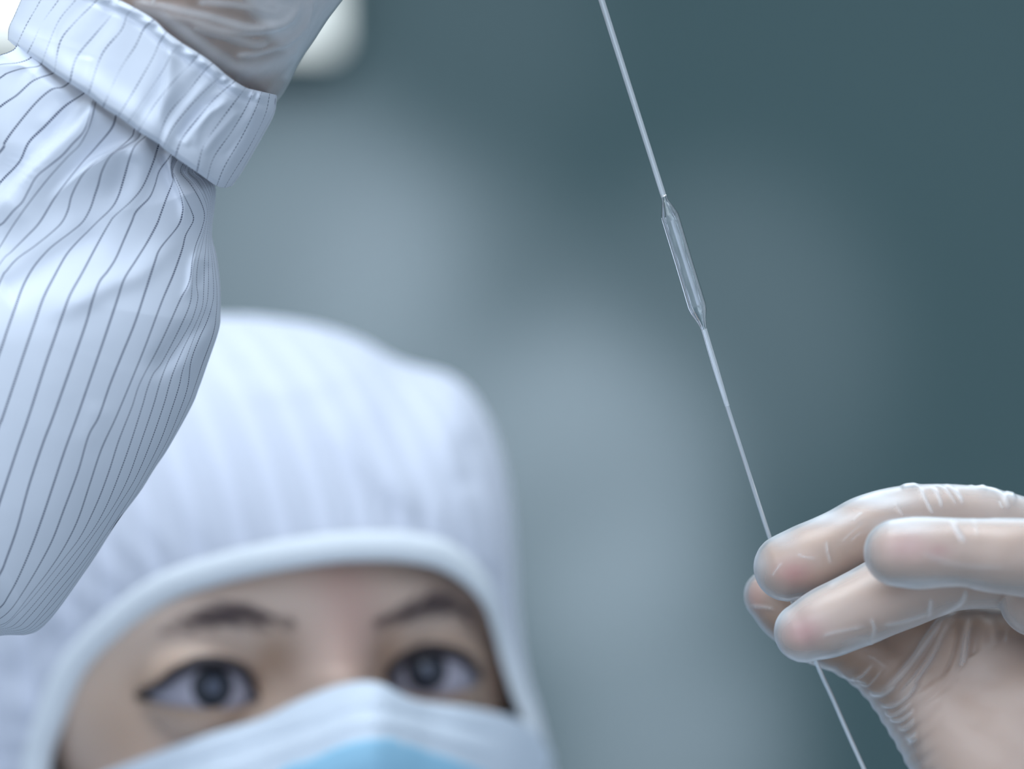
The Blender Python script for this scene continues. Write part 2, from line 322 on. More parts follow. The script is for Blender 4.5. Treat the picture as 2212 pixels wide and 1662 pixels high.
F += fold(G, [(420, 500), (350, 545), (300, 590), (240, 612), (160, 655), (80, 690)], 1.3, 26, 34, 0.2, 0.3)
F += fold(G, cA([(740, 960), (640, 1030), (520, 1110), (400, 1260), (250, 1400)]), -2.2, 20, 26, 0.1, 0.3)
F += fold(G, cA([(750, 1100), (640, 1180), (560, 1300), (520, 1400)]), 1.2, 18, 22, 0.1, 0.3)
F += fold(G, cA([(690, 600), (640, 680), (600, 800)]), -1.2, 14, 14, 0.2, 0.3)
F += fold(G, cA([(600, 500), (560, 640), (545, 760), (480, 870)]), 1.6, 22, 8, 0.2, 0.4)
F += fold(G, cB([(700, -60), (620, 180), (560, 330)]), 0.4, 30, 26, 0.3, 0.4)
F += fold(G, cC([(620, 480), (480, 620), (330, 800)]), 0.7, 14, 20, 0.3, 0.4)
F += fold(G, cC([(1400, 930), (1300, 1150), (1150, 1400), (950, 1600)]), 1.0, 22, 28, 0.2, 0.4)
F += fold(G, cC([(1180, 950), (1080, 1250), (950, 1450)]), -0.9, 26, 26, 0.2, 0.4)
F += fold(G, [(60, 700), (140, 1000), (100, 1200)], 0.5, 60, 60, 0.3, 0.3)
top = 1-sstep(np.linspace(0, 1, NR)[None, :]*np.ones((nu, 1)), 0, 0.12)
F += top*0.8*np.sin(u*2.6+0.5*np.sin(u))                        # gathers under the cuff
F += 0.35*snoise(G[..., 0]/70, G[..., 1]/90, 3)
F += 0.10*snoise(G[..., 0]/14, G[..., 1]/30, 5, 7)*(1-sstep(G[..., 1], 300, 700))
tuck = 1-sstep(np.linspace(0, 1, NR)[None, :]*np.ones((nu, 1)), 0.0, 0.045)   # drawn in where it meets the cuff
dep = D0 - bz*lift - F*0.001*np.minimum(1, lift*1.6) + tuck*0.003*lift
Pt = P(G[..., 0], G[..., 1], dep)
arc = np.concatenate([np.zeros((nu, 1)), np.cumsum(np.linalg.norm(np.diff(Pt, axis=1), axis=2), axis=1)], 1)*1000
# back of the sleeve
nb = 60
back = []
L0, R0 = G[-1], G[0]
aend = Pt[-1]; ast = Pt[0]
for k in range(1, nb):
    th = math.pi*k/nb
    q = (aend+ast)/2 + (aend-ast)/2*math.cos(th); q = q.copy()
    q[:, 1] += math.sin(th)*bz[0]*1.0 + 0.0
    back.append(q)
back = np.array(back)
allp = np.concatenate([Pt, back])
uv_u = np.concatenate([u, (u[-1, 0]+np.arange(1, nb)[:, None]*0.35)*np.ones((1, NR))])
uv_v = np.concatenate([arc, np.repeat(arc[-1:], nb-1, 0)])
n0 = allp.shape[0]
# upper arm: carry the last ring on to the shoulder
sh_r = np.array([-0.275, 0.87, 1.27])
ring = allp[:, -1]; cen = ring.mean(0)
ext = []
for k in range(1, 31):
    t = k/30; c = cen*(1-t)+sh_r*t + np.array([-0.03, -0.02, 0.0])*math.sin(math.pi*t)
    ax = sh_r-cen; ax /= np.linalg.norm(ax)
    rel = ring-cen
    e = np.array([math.cos(0), 0, 0])
    # blend the elbow ring towards a round section across the upper arm
    n1 = np.cross(ax, [0, 1, 0]); n1 /= np.linalg.norm(n1); n2 = np.cross(ax, n1)
    ang = np.arctan2(rel@n2, rel@n1)
    ang = np.unwrap(ang)
    circ = 0.062*(np.cos(ang)[:, None]*n1+np.sin(ang)[:, None]*n2)
    bl = sstep(np.array([t]), 0, 0.45)[0]
    ext.append(c+rel*(1-bl)+circ*bl)
ext = np.array(ext).transpose(1, 0, 2)
full = np.concatenate([allp, ext], 1)
ev = uv_v[:, -1:]+np.arange(1, 31)[None, :]*10
UV = np.stack([np.concatenate([uv_u, np.repeat(uv_u[:, -1:], 30, 1)], 1), np.concatenate([uv_v, ev], 1)], -1)
nR = full.shape[1]
sleeve = mesh('coverall_sleeve', full.reshape(-1, 3), grid_faces(n0, nR, closed_u=True), M_sleeve, None, UV.reshape(-1, 2))
setp(sleeve, person); sleeve['label'] = 'white sleeve with thin dashed dark stripes, raised in front of the face'

# ---- cuff
c0_ = [(597, 205), (590, 245), (560, 300), (520, 370), (498, 402)]
cc = [c0_,
      [(583, 202), (572, 250), (540, 315), (500, 380), (485, 406)],
      [(566, 198), (550, 240), (520, 300), (485, 360), (468, 402)],
      [(549, 194), (530, 235), (500, 285), (462, 340), (447, 388)],
      [(531, 189), (505, 223), (470, 270), (440, 315), (425, 372)],
      [(508, 175), (464, 213), (423, 261), (392, 302), (378, 340)],
      [(485, 158), (452, 187), (410, 230), (372, 278), (352, 320)],
      [(460, 136), (440, 155), (405, 199), (364, 247), (338, 308)],
      [(430, 115), (409, 141), (380, 170), (335, 225), (298, 284)],
      [(394, 93), (372, 115), (350, 155), (312, 212), (275, 266)],
      [(360, 68), (344, 93), (330, 125), (290, 195), (255, 252)],
      [(333, 42), (311, 62), (292, 100), (258, 153), (222, 232)],
      [(292, 17), (275, 31), (262, 65), (220, 118), (190, 206)],
      [(258, 0), (240, 33), (205, 75), (165, 125), (150, 180)],
      [(222, -14), (200, 10), (160, 50), (130, 90), (117, 158)],
      [(185, -28), (160, 4), (128, 43), (105, 95), (90, 138)],
      [(150, -38), (125, 2), (92, 48), (72, 90), (58, 117)],
      [(110, -45), (85, 5), (58, 52), (42, 85), (34, 101)],
      [(60, -40), (45, 0), (30, 35), (19, 60), (17, 86)]]
NRc = 150
Gc = loft(cc, NRc, SUB); nc = Gc.shape[0]
uc = np.linspace(0, len(cc)-1, nc)[:, None]*np.ones((1, NRc)); vc = np.linspace(0, 1, NRc)[None, :]*np.ones((nc, 1))
thc = None
dc, _, _ = pdist(Gc, catmull([(620, 150), (597, 205), (590, 245), (560, 300), (520, 370), (495, 406), (470, 440)], 60))
dl, _, _ = pdist(Gc, catmull([(75, -70), (45, 0), (30, 35), (19, 60), (14, 86), (10, 110)], 40))
fr = dc/(dc+dl)
liftc = np.sqrt(np.clip(1-(1-2*fr)**2, 0, 1))
Fc = 0
Fc += fold(Gc, [(362, 80), (366, 115), (364, 165), (350, 240), (345, 275)], 2.0, 22, 7, 0.2, 0.4)
Fc += fold(Gc, cC([(1600, 850), (1700, 700), (1850, 550), (2050, 400)]), -0.7, 9, 9, 0.1, 0.2)
Fc += fold(Gc, cC([(1640, 910), (1750, 740), (1900, 590), (2060, 480)]), 0.8, 8, 8, 0.1, 0.2)
Fc += fold(Gc, [(458, 225), (430, 280), (415, 320)], 0.6, 9, 9)
Fc += fold(Gc, [(520, 235), (490, 270), (455, 310), (440, 340)], 0.8, 8, 10)
Fc += fold(Gc, [(545, 260), (515, 300), (480, 345)], -0.6, 8, 8)
Fc += fold(Gc, [(190, 120), (185, 160), (178, 200)], 0.6, 10, 18)
Fc += (0.22+0.35*sstep(-uc, -9, -3))*np.sin(uc*3.3+1.2*np.sin(uc*0.9)+vc*1.5)
puck = np.exp(-((vc-0.05)/0.035)**2); Fc += puck*(0.7*np.sin(uc*4.7+np.sin(uc*2.3)*1.5)+0.6)      # gathered hem
Fc += -0.7*np.exp(-((vc-0.125)/0.03)**2)
Fc += 1.0*np.exp(-((vc-0.88)/0.12)**2)
roll = sstep(vc, 0.93, 1.0)**2*2.2+ (1-sstep(vc, 0.0, 0.03))*1.2
dcp = 0.6185 - 0.0275*liftc - (Fc-roll)*0.001*np.minimum(1, liftc*1.5)
Pc = P(Gc[..., 0], Gc[..., 1], dcp)
arcc = np.concatenate([np.zeros((nc, 1)), np.cumsum(np.linalg.norm(np.diff(Pc, axis=1), axis=2), axis=1)], 1)*1000
bk = []
for k in range(1, 50):
    th = math.pi*k/50; q = (Pc[-1]+Pc[0])/2+(Pc[-1]-Pc[0])/2*math.cos(th); q[:, 1] += math.sin(th)*0.040*np.sin(0.25+2.6*np.linspace(0, 1, NRc))**0.15; bk.append(q)
full = np.concatenate([Pc, np.array(bk)])
# inner return of both edges
cent = full.mean(0)
inr0 = cent[0]+(full[:, 0]-cent[0])*0.94+np.array(cent[6]-cent[0]); inr1 = cent[-1]+(full[:, -1]-cent[-1])*0.93+np.array(cent[-8]-cent[-1])
full2 = np.concatenate([inr0[:, None], full, inr1[:, None]], 1)
uu = np.concatenate([uc, (uc[-1, 0]+np.arange(1, 50)[:, None]*0.4)*np.ones((1, NRc))]); vv = np.concatenate([arcc, np.repeat(arcc[-1:], 49, 0)])
UV = np.stack([np.concatenate([uu[:, :1], uu, uu[:, -1:]], 1), np.concatenate([vv[:, :1], vv, vv[:, -1:]], 1)], -1)
M_cuff = cloth_mat('striped_cuff_cloth', (0.73, 0.77, 0.85), (0.04, 0.06, 0.12), 0.055, 0.8, 1.0, vary=True)
cuff = mesh('cuff', full2.reshape(-1, 3), grid_faces(full2.shape[0], full2.shape[1], closed_u=True), M_cuff, None, UV.reshape(-1, 2))
cuff.parent = sleeve; cuff.matrix_parent_inverse = sleeve.matrix_parent_inverse.copy()
cuff.matrix_parent_inverse = Matrix.Translation(person.location).inverted() @ Matrix.Identity(4)
cuff.matrix_parent_inverse = Matrix.Identity(4)
cuff['label'] = 'gathered striped cuff band'

# ------------------------------------------------------------------ hands
def capsules(chains, seg=28, per=10):
    """chains: lists of (px, py, depth, radius in px at that depth) -> one soup of rounded tapering tubes"""
    V, Fs = [], []
    for ch in chains:
        a = np.array([list(P(c[0], c[1], c[2]))+[c[3]*K*c[2]] for c in ch])
        b_ = catmull(a, (len(a)-1)*per+1); path, rad = b_[:, :3], b_[:, 3]
        # round ends
        def cap(p, t, r, sgn):
            ks = [0.35, 0.62, 0.82, 0.93, 0.985]
            return [(p+t*sgn*r*k, r*math.sqrt(1-k*k)) for k in ks]
        t0 = path[0]-path[1]; t0 /= np.linalg.norm(t0); t1 = path[-1]-path[-2]; t1 /= np.linalg.norm(t1)
        c0 = cap(path[0], t0, rad[0], 1)[::-1]; c1 = cap(path[-1], t1, rad[-1], 1)
        pp = np.array([c[0] for c in c0]+list(path)+[c[0] for c in c1]); rr = np.array([c[1] for c in c0]+list(rad)+[c[1] for c in c1])
        v, f = tube(pp, rr, seg)
        o = len(V); V += list(v); Fs += [tuple(i+o for i in x) for x in f]
    return V, Fs
def remesh(V, Fs, vox, smooth_it, fac=0.5):
    o = mesh('tmp', V, Fs, None)
    bm = bmesh.new(); bm.from_mesh(o.data); bmesh.ops.recalc_face_normals(bm, faces=bm.faces); bm.to_mesh(o.data); bm.free()
    m = o.modifiers.new('r', 'REMESH'); m.mode = 'VOXEL'; m.voxel_size = vox; m.adaptivity = 0
    s = o.modifiers.new('s', 'SMOOTH'); s.iterations = smooth_it; s.factor = fac
    dg = bpy.context.evaluated_depsgraph_get(); dg.update()
    me = bpy.data.meshes.new_from_object(o.evaluated_get(dg))
    n = len(me.vertices); co = np.empty(n*3); me.vertices.foreach_get('co', co)
    no = np.empty(n*3); me.vertices.foreach_get('normal', no)
    fs = [tuple(p.vertices) for p in me.polygons]
    bpy.data.objects.remove(o); bpy.data.meshes.remove(me)
    return co.reshape(-1, 3), no.reshape(-1, 3), fs

# lower hand (right of the picture): index, middle, ring, little finger, thumb, palm
fA = [(1702, 1226, .6165, 72), (1750, 1209, .6165, 77), (1815, 1178, .618, 74), (1880, 1147, .620, 77), (1960, 1125, .622, 74), (2060, 1121, .625, 72), (2140, 1133, .627, 74), (2220, 1160, .63, 80), (2350, 1190, .634, 85)]
fB = [(1738, 1366, .6035, 64), (1780, 1348, .6035, 74), (1860, 1313, .605, 79), (1950, 1272, .607, 84), (2060, 1240, .609, 78), (2212, 1237, .612, 78), (2350, 1245, .617, 88)]
fC = [(1940, 1195, .590, 72), (1985, 1195, .590, 76), (2075, 1194, .5905, 72), (2150, 1200, .591, 78), (2230, 1207, .593, 84), (2380, 1225, .598, 90)]
fD = [(2236, 1302, .606, 74), (2300, 1300, .600, 76), (2380, 1310, .590, 74), (2440, 1340, .588, 84)]
fT = [(1665, 1288, .6335, 56), (1700, 1318, .6335, 66), (1765, 1360, .633, 72), (1845, 1398, .632, 68), (1930, 1450, .632, 84), (2040, 1545, .632, 128), (2150, 1660, .630, 175), (2300, 1800, .628, 190)]
pm = [[(1905, 1395, .6325, 60), (2050, 1390, .6325, 95), (2230, 1440, .632, 110), (2400, 1560, .628, 130)], [(2110, 1500, .6345, 140), (2260, 1540, .632, 190), (2450, 1640, .630, 220)], [(2350, 1190, .634, 85), (2430, 1450, .632, 120), (2520, 1760, .628, 150)], [(2350, 1245, .617, 88), (2450, 1450, .618, 130), (2540, 1760, .622, 150)],
      [(2380, 1225, .598, 90), (2450, 1480, .605, 120), (2540, 1760, .615, 150)], [(2440, 1340, .588, 84), (2470, 1550, .598, 110), (2550, 1780, .612, 140)],
      [(2150, 1480, .634, 120), (2300, 1560, .630, 140), (2450, 1700, .626, 160)], [(2300, 1800, .628, 190), (2540, 1800, .622, 190), (2700, 2050, .63, 220), (2780, 2200, .64, 230)]]
Vh, Fh = capsules([fA, fB, fC, fD, fT]+pm)
hv, hn, hf = remesh(Vh, Fh, 0.00042, 14, 0.6)
def relax(v, faces, w_, its):
    """Laplacian smoothing with a weight per vertex"""
    q_ = np.array(faces, dtype=np.int64); e_ = np.concatenate([q_[:, [0, 1]], q_[:, [1, 2]], q_[:, [2, 3]], q_[:, [3, 0]]])
    e_ = e_[(w_[e_[:, 0]] > 0) | (w_[e_[:, 1]] > 0)]; n_ = len(v); a_, b_ = e_[:, 0], e_[:, 1]
    dg_ = np.maximum(np.bincount(a_, minlength=n_)+np.bincount(b_, minlength=n_), 1)
    for _ in range(its):
        for c_ in range(3):
            s_ = np.bincount(a_, v[b_, c_], n_)+np.bincount(b_, v[a_, c_], n_)
            v[:, c_] += w_*0.8*(s_/dg_-v[:, c_])
    return v
hq = toPx(hv)
hf = [f for f in hf if len(f) == 4]
wreg = sstep(hq[:, 0], 1900, 2040)*sstep(hq[:, 1]+0.1*(hq[:, 0]-2000), 1335, 1400)*sstep(hv[:, 1], .604, .612)
hv = relax(hv, hf, wreg, 260)
tmp_ = bpy.data.meshes.new('t'); tmp_.from_pydata(hv.tolist(), [], hf); tmp_.update(); hn = np.empty(len(hv)*3); tmp_.vertices.foreach_get('normal', hn); hn = hn.reshape(-1, 3); bpy.data.meshes.remove(tmp_)
hq = toPx(hv)
front = sstep(-hn[:, 1], -0.35, 0.1)
def c3(L): return [(1560+x*0.39829, 1000+y*0.39829) for x, y in L]
def c5(L): return [(1840+x*0.19255, 1020+y*0.19255) for x, y in L]
def onlyd(lo, hi): return (hv[:, 1] > lo) & (hv[:, 1] < hi)
disp = np.zeros(len(hv)); milk = np.zeros(len(hv))
def crease(poly, amp, wd, mk, dr=(0.0, 9), t0=0.2, t1=0.3):
    global disp, milk
    m = onlyd(*dr); wd = wd*0.8; mk = mk*0.6; amp = amp*0.8
    f = fold(hq, poly, 1.0, wd, wd, t0, t1)*m*np.maximum(front, 0.0)
    disp += amp*f; milk = np.maximum(milk, mk*f)
FA, FB, FC, FT = (.606, .6245), (.592, .612), (.57, .6), (.6225, .66)
A_ = (.606, .64)
for pl, am, wd, mk in [
    (c5([(740, 160), (790, 260), (840, 370), (920, 510)]), 0.7, 5, 0.8), (c5([(860, 170), (930, 230), (980, 330), (1000, 440)]), 0.6, 5, 0.7),
    (c5([(900, 160), (1010, 190), (1120, 310), (1180, 420)]), 0.5, 3.5, 0.5), (c5([(1020, 150), (1130, 210), (1210, 300), (1240, 400)]), 0.6, 5, 0.8),
    (c5([(560, 215), (620, 175), (700, 170), (720, 230)]), 1.3, 10, 0.7), (c5([(470, 350), (520, 420), (570, 510)]), 0.4, 4, 0.45),
    (c5([(1290, 150), (1380, 120), (1450, 160), (1510, 240)]), 1.5, 10, 0.9), (c5([(1470, 180), (1600, 220), (1700, 300), (1750, 450)]), 0.9, 7, 0.8),
    (c5([(1700, 270), (1800, 290), (1840, 280)]), 1.2, 12, 0.8), (c5([(1640, 330), (1690, 430)]), 0.3, 3, 0.6),
    (c3([(560, 420), (570, 490), (590, 560)]), 0.4, 3.5, 0.5), (c3([(270, 620), (320, 550), (335, 545)]), 0.3, 3, 0.5), (c3([(400, 490), (450, 515), (520, 518)]), 0.3, 3, 0.5),
    (c3([(700, 330), (740, 290), (770, 270)]), 0.5, 6, 0.6), (c3([(640, 440), (700, 380), (790, 310)]), 0.35, 3, 0.3), (c3([(690, 430), (760, 370)]), 0.3, 3, 0.3),
    (c3([(930, 230), (960, 270), (990, 300)]), 0.4, 4, 0.5)]:
    crease(pl, am*0.001*0.5, wd, mk, A_)
for pl, am, wd, mk in [
    (c5([(1130, 520), (1130, 600), (1200, 720), (1290, 820)]), 0.9, 7, 0.7), (c5([(1340, 520), (1390, 650), (1410, 760)]), 0.2, 6, 0.3),
    (c5([(1530, 515), (1700, 500), (1932, 490)]), 0.5, 7, 0.7), (c5([(1280, 1260), (1500, 1340), (1750, 1410), (1932, 1430)]), 0.5, 9, 0.6), (c5([(700, 880), (900, 950), (1200, 1040), (1900, 1080)]), 0.15, 9, 0.2)]:
    crease(pl, am*0.001*0.5, wd, mk, FC)
for pl, am, wd, mk in [
    (c3([(800, 830), (820, 900), (800, 960), (830, 1000)]), 0.5, 5, 0.5), (c3([(850, 880), (1000, 850), (1150, 800)]), 0.4, 5, 0.4),
    (c3([(1130, 730), (1120, 800), (1110, 840)]), 0.5, 6, 0.6), (c3([(1320, 670), (1300, 740), (1240, 790), (1150, 830)]), 0.6, 7, 0.7), (c3([(520, 950), (600, 920), (700, 900), (800, 880)]), 0.3, 5, 0.35),
    (c3([(600, 1040), (720, 990), (800, 960), (900, 930)]), 0.3, 9, 0.35), (c3([(570, 690), (650, 630), (740, 590)]), 0.2, 8, 0.35)]:
    crease(pl, am*0.001*0.5, wd, mk, FB)
for pl, am, wd, mk in [
    (c3([(1290, 800), (1210, 900), (1130, 1060), (1000, 1230), (900, 1330)]), 1.6, 10, 0.3), (c3([(1350, 800), (1320, 950), (1300, 1120), (1250, 1330), (1150, 1500), (1100, 1580)]), 1.3, 8, 0.35),
    (c3([(1250, 800), (1150, 920), (1050, 1050), (940, 1180), (850, 1240), (780, 1215)]), 1.1, 10, 0.45), (c3([(1200, 830), (1100, 950), (1040, 1060)]), 0.4, 6, 0.3),
    (c3([(1555, 880), (1520, 1050), (1490, 1300), (1480, 1500), (1490, 1662)]), 0.5, 4, 0.5), (c3([(1600, 1000), (1600, 1300), (1560, 1600)]), 0.6, 12, 0.3), (c3([(1440, 810), (1470, 980), (1430, 1250), (1360, 1500)]), 0.7, 12, 0.1), (c3([(1400, 1200), (1330, 1450), (1290, 1662)]), 0.5, 10, 0.15),
    (c3([(860, 1310), (930, 1310), (1000, 1270), (1080, 1170)]), 1.0, 6, 0.4), (c3([(880, 1345), (950, 1360), (1040, 1290)]), 0.8, 5, 0.4), (c3([(910, 1385), (980, 1390), (1060, 1330)]), 0.9, 5, 0.5),
    (c3([(950, 1430), (1010, 1430), (1090, 1340), (1130, 1240)]), 0.8, 6, 0.4), (c3([(990, 1490), (1060, 1480), (1110, 1400), (1180, 1290)]), 1.1, 7, 0.4), (c3([(1010, 1530), (1080, 1470), (1200, 1370)]), 0.6, 5, 0.3),
    (c3([(650, 1130), (700, 1165), (760, 1150), (830, 1080)]), 0.5, 4, 0.5), (c3([(740, 1185), (800, 1200), (880, 1110)]), 0.3, 3, 0.4), (c3([(800, 1240), (880, 1245), (960, 1190)]), 0.6, 8, 0.5),
    (c3([(700, 1150), (780, 1190), (800, 1210)]), 0.3, 3, 0.45), (c3([(780, 1040), (850, 1080), (900, 1130)]), 0.2, 3, 0.3), (c3([(160, 770), (230, 780), (300, 800)]), 0.4, 4, 0.5),
    (c3([(150, 590), (180, 560)]), 0.5, 6, 0.6)]:
    crease(pl, am*0.001*1.15, wd, mk, FT)
# sunk channels between the tension folds
for pl, am, wd in [(c3([(1240, 840), (1170, 1000), (1100, 1130), (1000, 1270)]), -0.8, 9), (c3([(1400, 820), (1350, 1100), (1290, 1350)]), -0.7, 12), (c3([(1300, 830), (1250, 1050), (1170, 1200)]), -0.5, 6)]:
    crease(pl, am*0.001*1.0, wd, 0, FT)
tan_shade = 0.28+0.6*sstep(hv[:, 1], .6215, .625)*sstep(hq[:, 1], 1250, 1380)  # hand skin tone, with shade painted darker into thumb and palm
for x, y, sx, sy, a_ in [(1790, 1120, 60, 18, .5), (1900, 1080, 70, 20, .6), (1690, 1165, 30, 22, .35), (1955, 1135, 60, 18, .4), (1645, 1220, 18, 30, .3), (1690, 1330, 22, 22, .3), (1745, 1420, 60, 14, .3), (1880, 1385, 60, 14, .25), (2000, 1258, 90, 12, .3)]:  # whiter film patches; those on the finger tops paint in the light there
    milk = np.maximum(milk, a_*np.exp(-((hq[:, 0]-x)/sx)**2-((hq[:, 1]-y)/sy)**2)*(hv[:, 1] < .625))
lo = sstep(hq[:, 1], 1400, 1480)*sstep(hv[:, 1], .618, .622)
disp += 0.00012*np.sin((hq[:, 0]*0.75+hq[:, 1]*1.0)/6.5+2*snoise(hq[:, 0]/60, hq[:, 1]/60, 4))*lo*(1-sstep(hq[:, 0], 2000, 2080))
disp += 0.00006*snoise(hq[:, 0]/9, hq[:, 1]/9, 11, 7)
# finger joint creases and pads belong to the skin
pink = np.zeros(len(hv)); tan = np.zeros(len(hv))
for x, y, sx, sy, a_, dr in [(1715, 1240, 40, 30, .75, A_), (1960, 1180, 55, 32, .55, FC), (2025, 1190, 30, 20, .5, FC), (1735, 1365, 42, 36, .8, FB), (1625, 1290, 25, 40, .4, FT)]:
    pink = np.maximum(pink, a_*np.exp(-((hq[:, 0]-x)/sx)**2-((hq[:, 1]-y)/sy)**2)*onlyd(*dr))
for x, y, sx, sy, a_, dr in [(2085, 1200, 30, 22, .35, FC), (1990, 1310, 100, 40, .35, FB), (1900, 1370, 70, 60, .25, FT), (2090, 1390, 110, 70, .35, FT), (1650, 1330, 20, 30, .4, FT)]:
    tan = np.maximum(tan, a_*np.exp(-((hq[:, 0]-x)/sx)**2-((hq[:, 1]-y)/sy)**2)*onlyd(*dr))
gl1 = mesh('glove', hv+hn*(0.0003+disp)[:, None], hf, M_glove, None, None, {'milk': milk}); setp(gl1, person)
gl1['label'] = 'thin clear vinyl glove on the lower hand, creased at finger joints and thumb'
skinV = [hv-hn*0.0004+hn*np.minimum(disp, 0)[:, None]]; skinF = [hf]; skinP = [pink]; skinT = [np.maximum(tan, tan_shade)]

# upper hand (mostly above the picture)
ax = lambda x, y, d, r: (x, y, d, r)
g1 = [(225, 235, .630, 120), (262, 160, .630, 240), (355, 50, .628, 282), (440, -60, .620, 268), (560, -220, .612, 262), (700, -400, .612, 262)]
palm2 = [[(560, -220, .612, 250), (760, -420, .598, 200), (830, -560, .590, 110)], [(560, -220, .612, 250), (740, -450, .625, 200), (790, -600, .63, 110)], [(560, -220, .612, 250), (700, -500, .64, 160), (740, -620, .648, 100)]]
fi = [(830, -560, .595, 95), (1020, -570, .592, 82), (1150, -430, .594, 76), (1222, -290, .5985, 70)]
fm = [(820, -600, .612, 95), (1060, -660, .614, 84), (1220, -540, .618, 76), (1300, -400, .622, 70)]
fr_ = [(790, -620, .632, 92), (1010, -700, .636, 80), (1160, -600, .640, 74), (1200, -470, .642, 68)]
fp = [(740, -640, .650, 84), (920, -720, .655, 72), (1040, -640, .658, 66), (1070, -530, .658, 60)]
th2 = [(560, -150, .624, 170), (760, -190, .626, 110), (960, -260, .627, 82), (1100, -280, .6265, 84), (1185, -290, .6255, 72)]
Vh, Fh = capsules([g1, fi, fm, fr_, fp, th2]+palm2)
uvv, unn, uf = remesh(Vh, Fh, 0.0006, 12, 0.6)
uq = toPx(uvv); ufront = sstep(-unn[:, 1], -0.3, 0.2)
disp2 = np.zeros(len(uvv)); milk2 = np.zeros(len(uvv))
def c6(L): return [(280+x*0.21700, y*0.21700) for x, y in L]
for pl, am, wd, mk in [
    (c6([(0, 0), (400, 60), (800, 140), (1180, 235), (1450, 200), (1620, 80), (1720, -60)]), 1.0, 9, 0.65),
    (c6([(300, 130), (600, 170), (900, 260), (1250, 270), (1500, 200), (1700, 60)]), 1.0, 11, 0.5),
    (c6([(600, 230), (800, 290), (1000, 330), (1230, 400), (1400, 360)]), 0.8, 11, 0.5), (c6([(650, 0), (1000, 10), (1250, 60), (1400, 100), (1560, 110)]), 0.6, 8, 0.6),
    (c6([(1000, 520), (1250, 490), (1500, 400), (1680, 260), (1760, 100), (1790, -80)]), 0.9, 7, 0.7), (c6([(1800, -60), (1790, 120), (1740, 280), (1650, 420), (1560, 560)]), 0.3, 12, 0.8),
    (c6([(1000, 640), (1250, 640), (1500, 560), (1650, 420)]), 0.6, 22, 0.8), (c6([(1500, 800), (1600, 600), (1700, 400), (1800, 200), (1900, 100)]), 0.2, 15, 0.7),
    (c6([(0, 60), (300, 110), (600, 330), (900, 560), (1300, 760)]), 0.5, 16, 0.8), (c6([(250, 10), (270, -40)]), 0.5, 5, 0.7), (c6([(1350, 0), (1500, 60), (1580, 90)]), 0.4, 7, 0.55)]:
    f = fold(uq, pl, 1.0, wd, wd, 0.1, 0.12)*ufront
    disp2 += am*0.0006*f; milk2 = np.maximum(milk2, 0.68*mk*f)
ridge = sstep(uq[:, 0]-0.62*uq[:, 1], 505, 560)*(1-sstep(uq[:, 1], 190, 230))
milk2 = np.maximum(milk2, 0.55*ridge)
# keep only the glove above the cuff's middle
keepv = (uq[:, 1]-0.62*(uq[:, 0]-90) < 140)
uf2 = [f for f in uf if all(keepv[i] for i in f)]
gv = uvv+unn*(0.0011+disp2+0.00025*snoise(uq[:, 0]/25, uq[:, 1]/25, 9))[:, None]
idx = np.full(len(gv), -1); used = sorted({i for f in uf2 for i in f}); idx[used] = np.arange(len(used))
gl2 = mesh('glove', gv[used], [tuple(idx[list(f)]) for f in uf2], M_glove, None, None, {'milk': milk2[used]}); setp(gl2, person)
gl2['label'] = 'loose clear vinyl glove on the raised hand, tucked into the cuff'
skinV.append(uvv-unn*0.0004); skinF.append(uf); skinP.append(np.zeros(len(uvv))); skinT.append(np.full(len(uvv), 0.4))

# ------------------------------------------------------------------ head
EL, ER = P(452, 1486, .767), P(930, 1450, .789)
mid = (EL+ER)/2
hx = (ER-EL)/np.linalg.norm(ER-EL)
fwd0 = np.array([0, -1, 0.06]); hfw = fwd0-np.dot(fwd0, hx)*hx; hfw /= np.linalg.norm(hfw)
hu = np.cross(hx, -hfw); hu = hu if hu[2] > 0 else -hu
def L2W(p): p = np.asarray(p, float); return mid+p[..., :1]*hx+p[..., 1:2]*hfw+p[..., 2:3]*hu     # (right, forward, up) in metres
def W2L(p): p = np.asarray(p, float)-mid; return np.stack([p@hx, p@hfw, p@hu], -1)
def px2L(pts, f):
    """photo pixels -> head-local (x, up) on the plane forward = f"""
    out = []
    for x, y in pts:
        r = P(x, y, 1.0)-np.array([0, 0, CZ]); o = np.array([0, 0, CZ])
        t = (f-np.dot(o-mid, hfw))/np.dot(r, hfw); q = W2L(o+r*t); out.append((q[0], q[2]))
    return np.array(out)
half = np.linalg.norm(ER-EL)/2
eyes_px = [dict(up=[(322, 1512), (345, 1487), (385, 1453), (430, 1436), (475, 1435), (515, 1452), (540, 1482), (556, 1514)], lo=[(322, 1512), (360, 1523), (410, 1529), (460, 1530), (510, 1525), (556, 1514)], iris=(460, 1485)),
           dict(up=[(828, 1476), (845, 1446), (880, 1420), (920, 1409), (960, 1412), (1000, 1430), (1026, 1456), (1040, 1474)], lo=[(828, 1476), (860, 1494), (905, 1502), (950, 1500), (1000, 1490), (1040, 1474)], iris=(922, 1450))]
ERAD = 0.0155; eyec = [np.array([-half, -0.0045, 0]), np.array([half, -0.0045, 0])]
O = np.array([0, -0.070, 0.008])
NLon, NLat = 420, 360
def warp(t, k): return t+k*np.sin(2*np.pi*t)/(2*np.pi)
lon = 2*np.pi*(warp((np.arange(NLon)/NLon), 0.72)) - np.pi          # dense at +-pi -> shift so that front is dense
lon = lon+np.pi; tt = np.arange(NLon)/NLon; lon = 2*np.pi*(tt-0.62*np.sin(2*np.pi*tt)/(2*np.pi)) # dense near 0
lat = np.linspace(-np.pi/2+0.01, np.pi/2-0.01, NLat); lat = lat-0.3*np.sin(2*lat)*0.6
LON, LAT = np.meshgrid(lon, lat, indexing='ij')
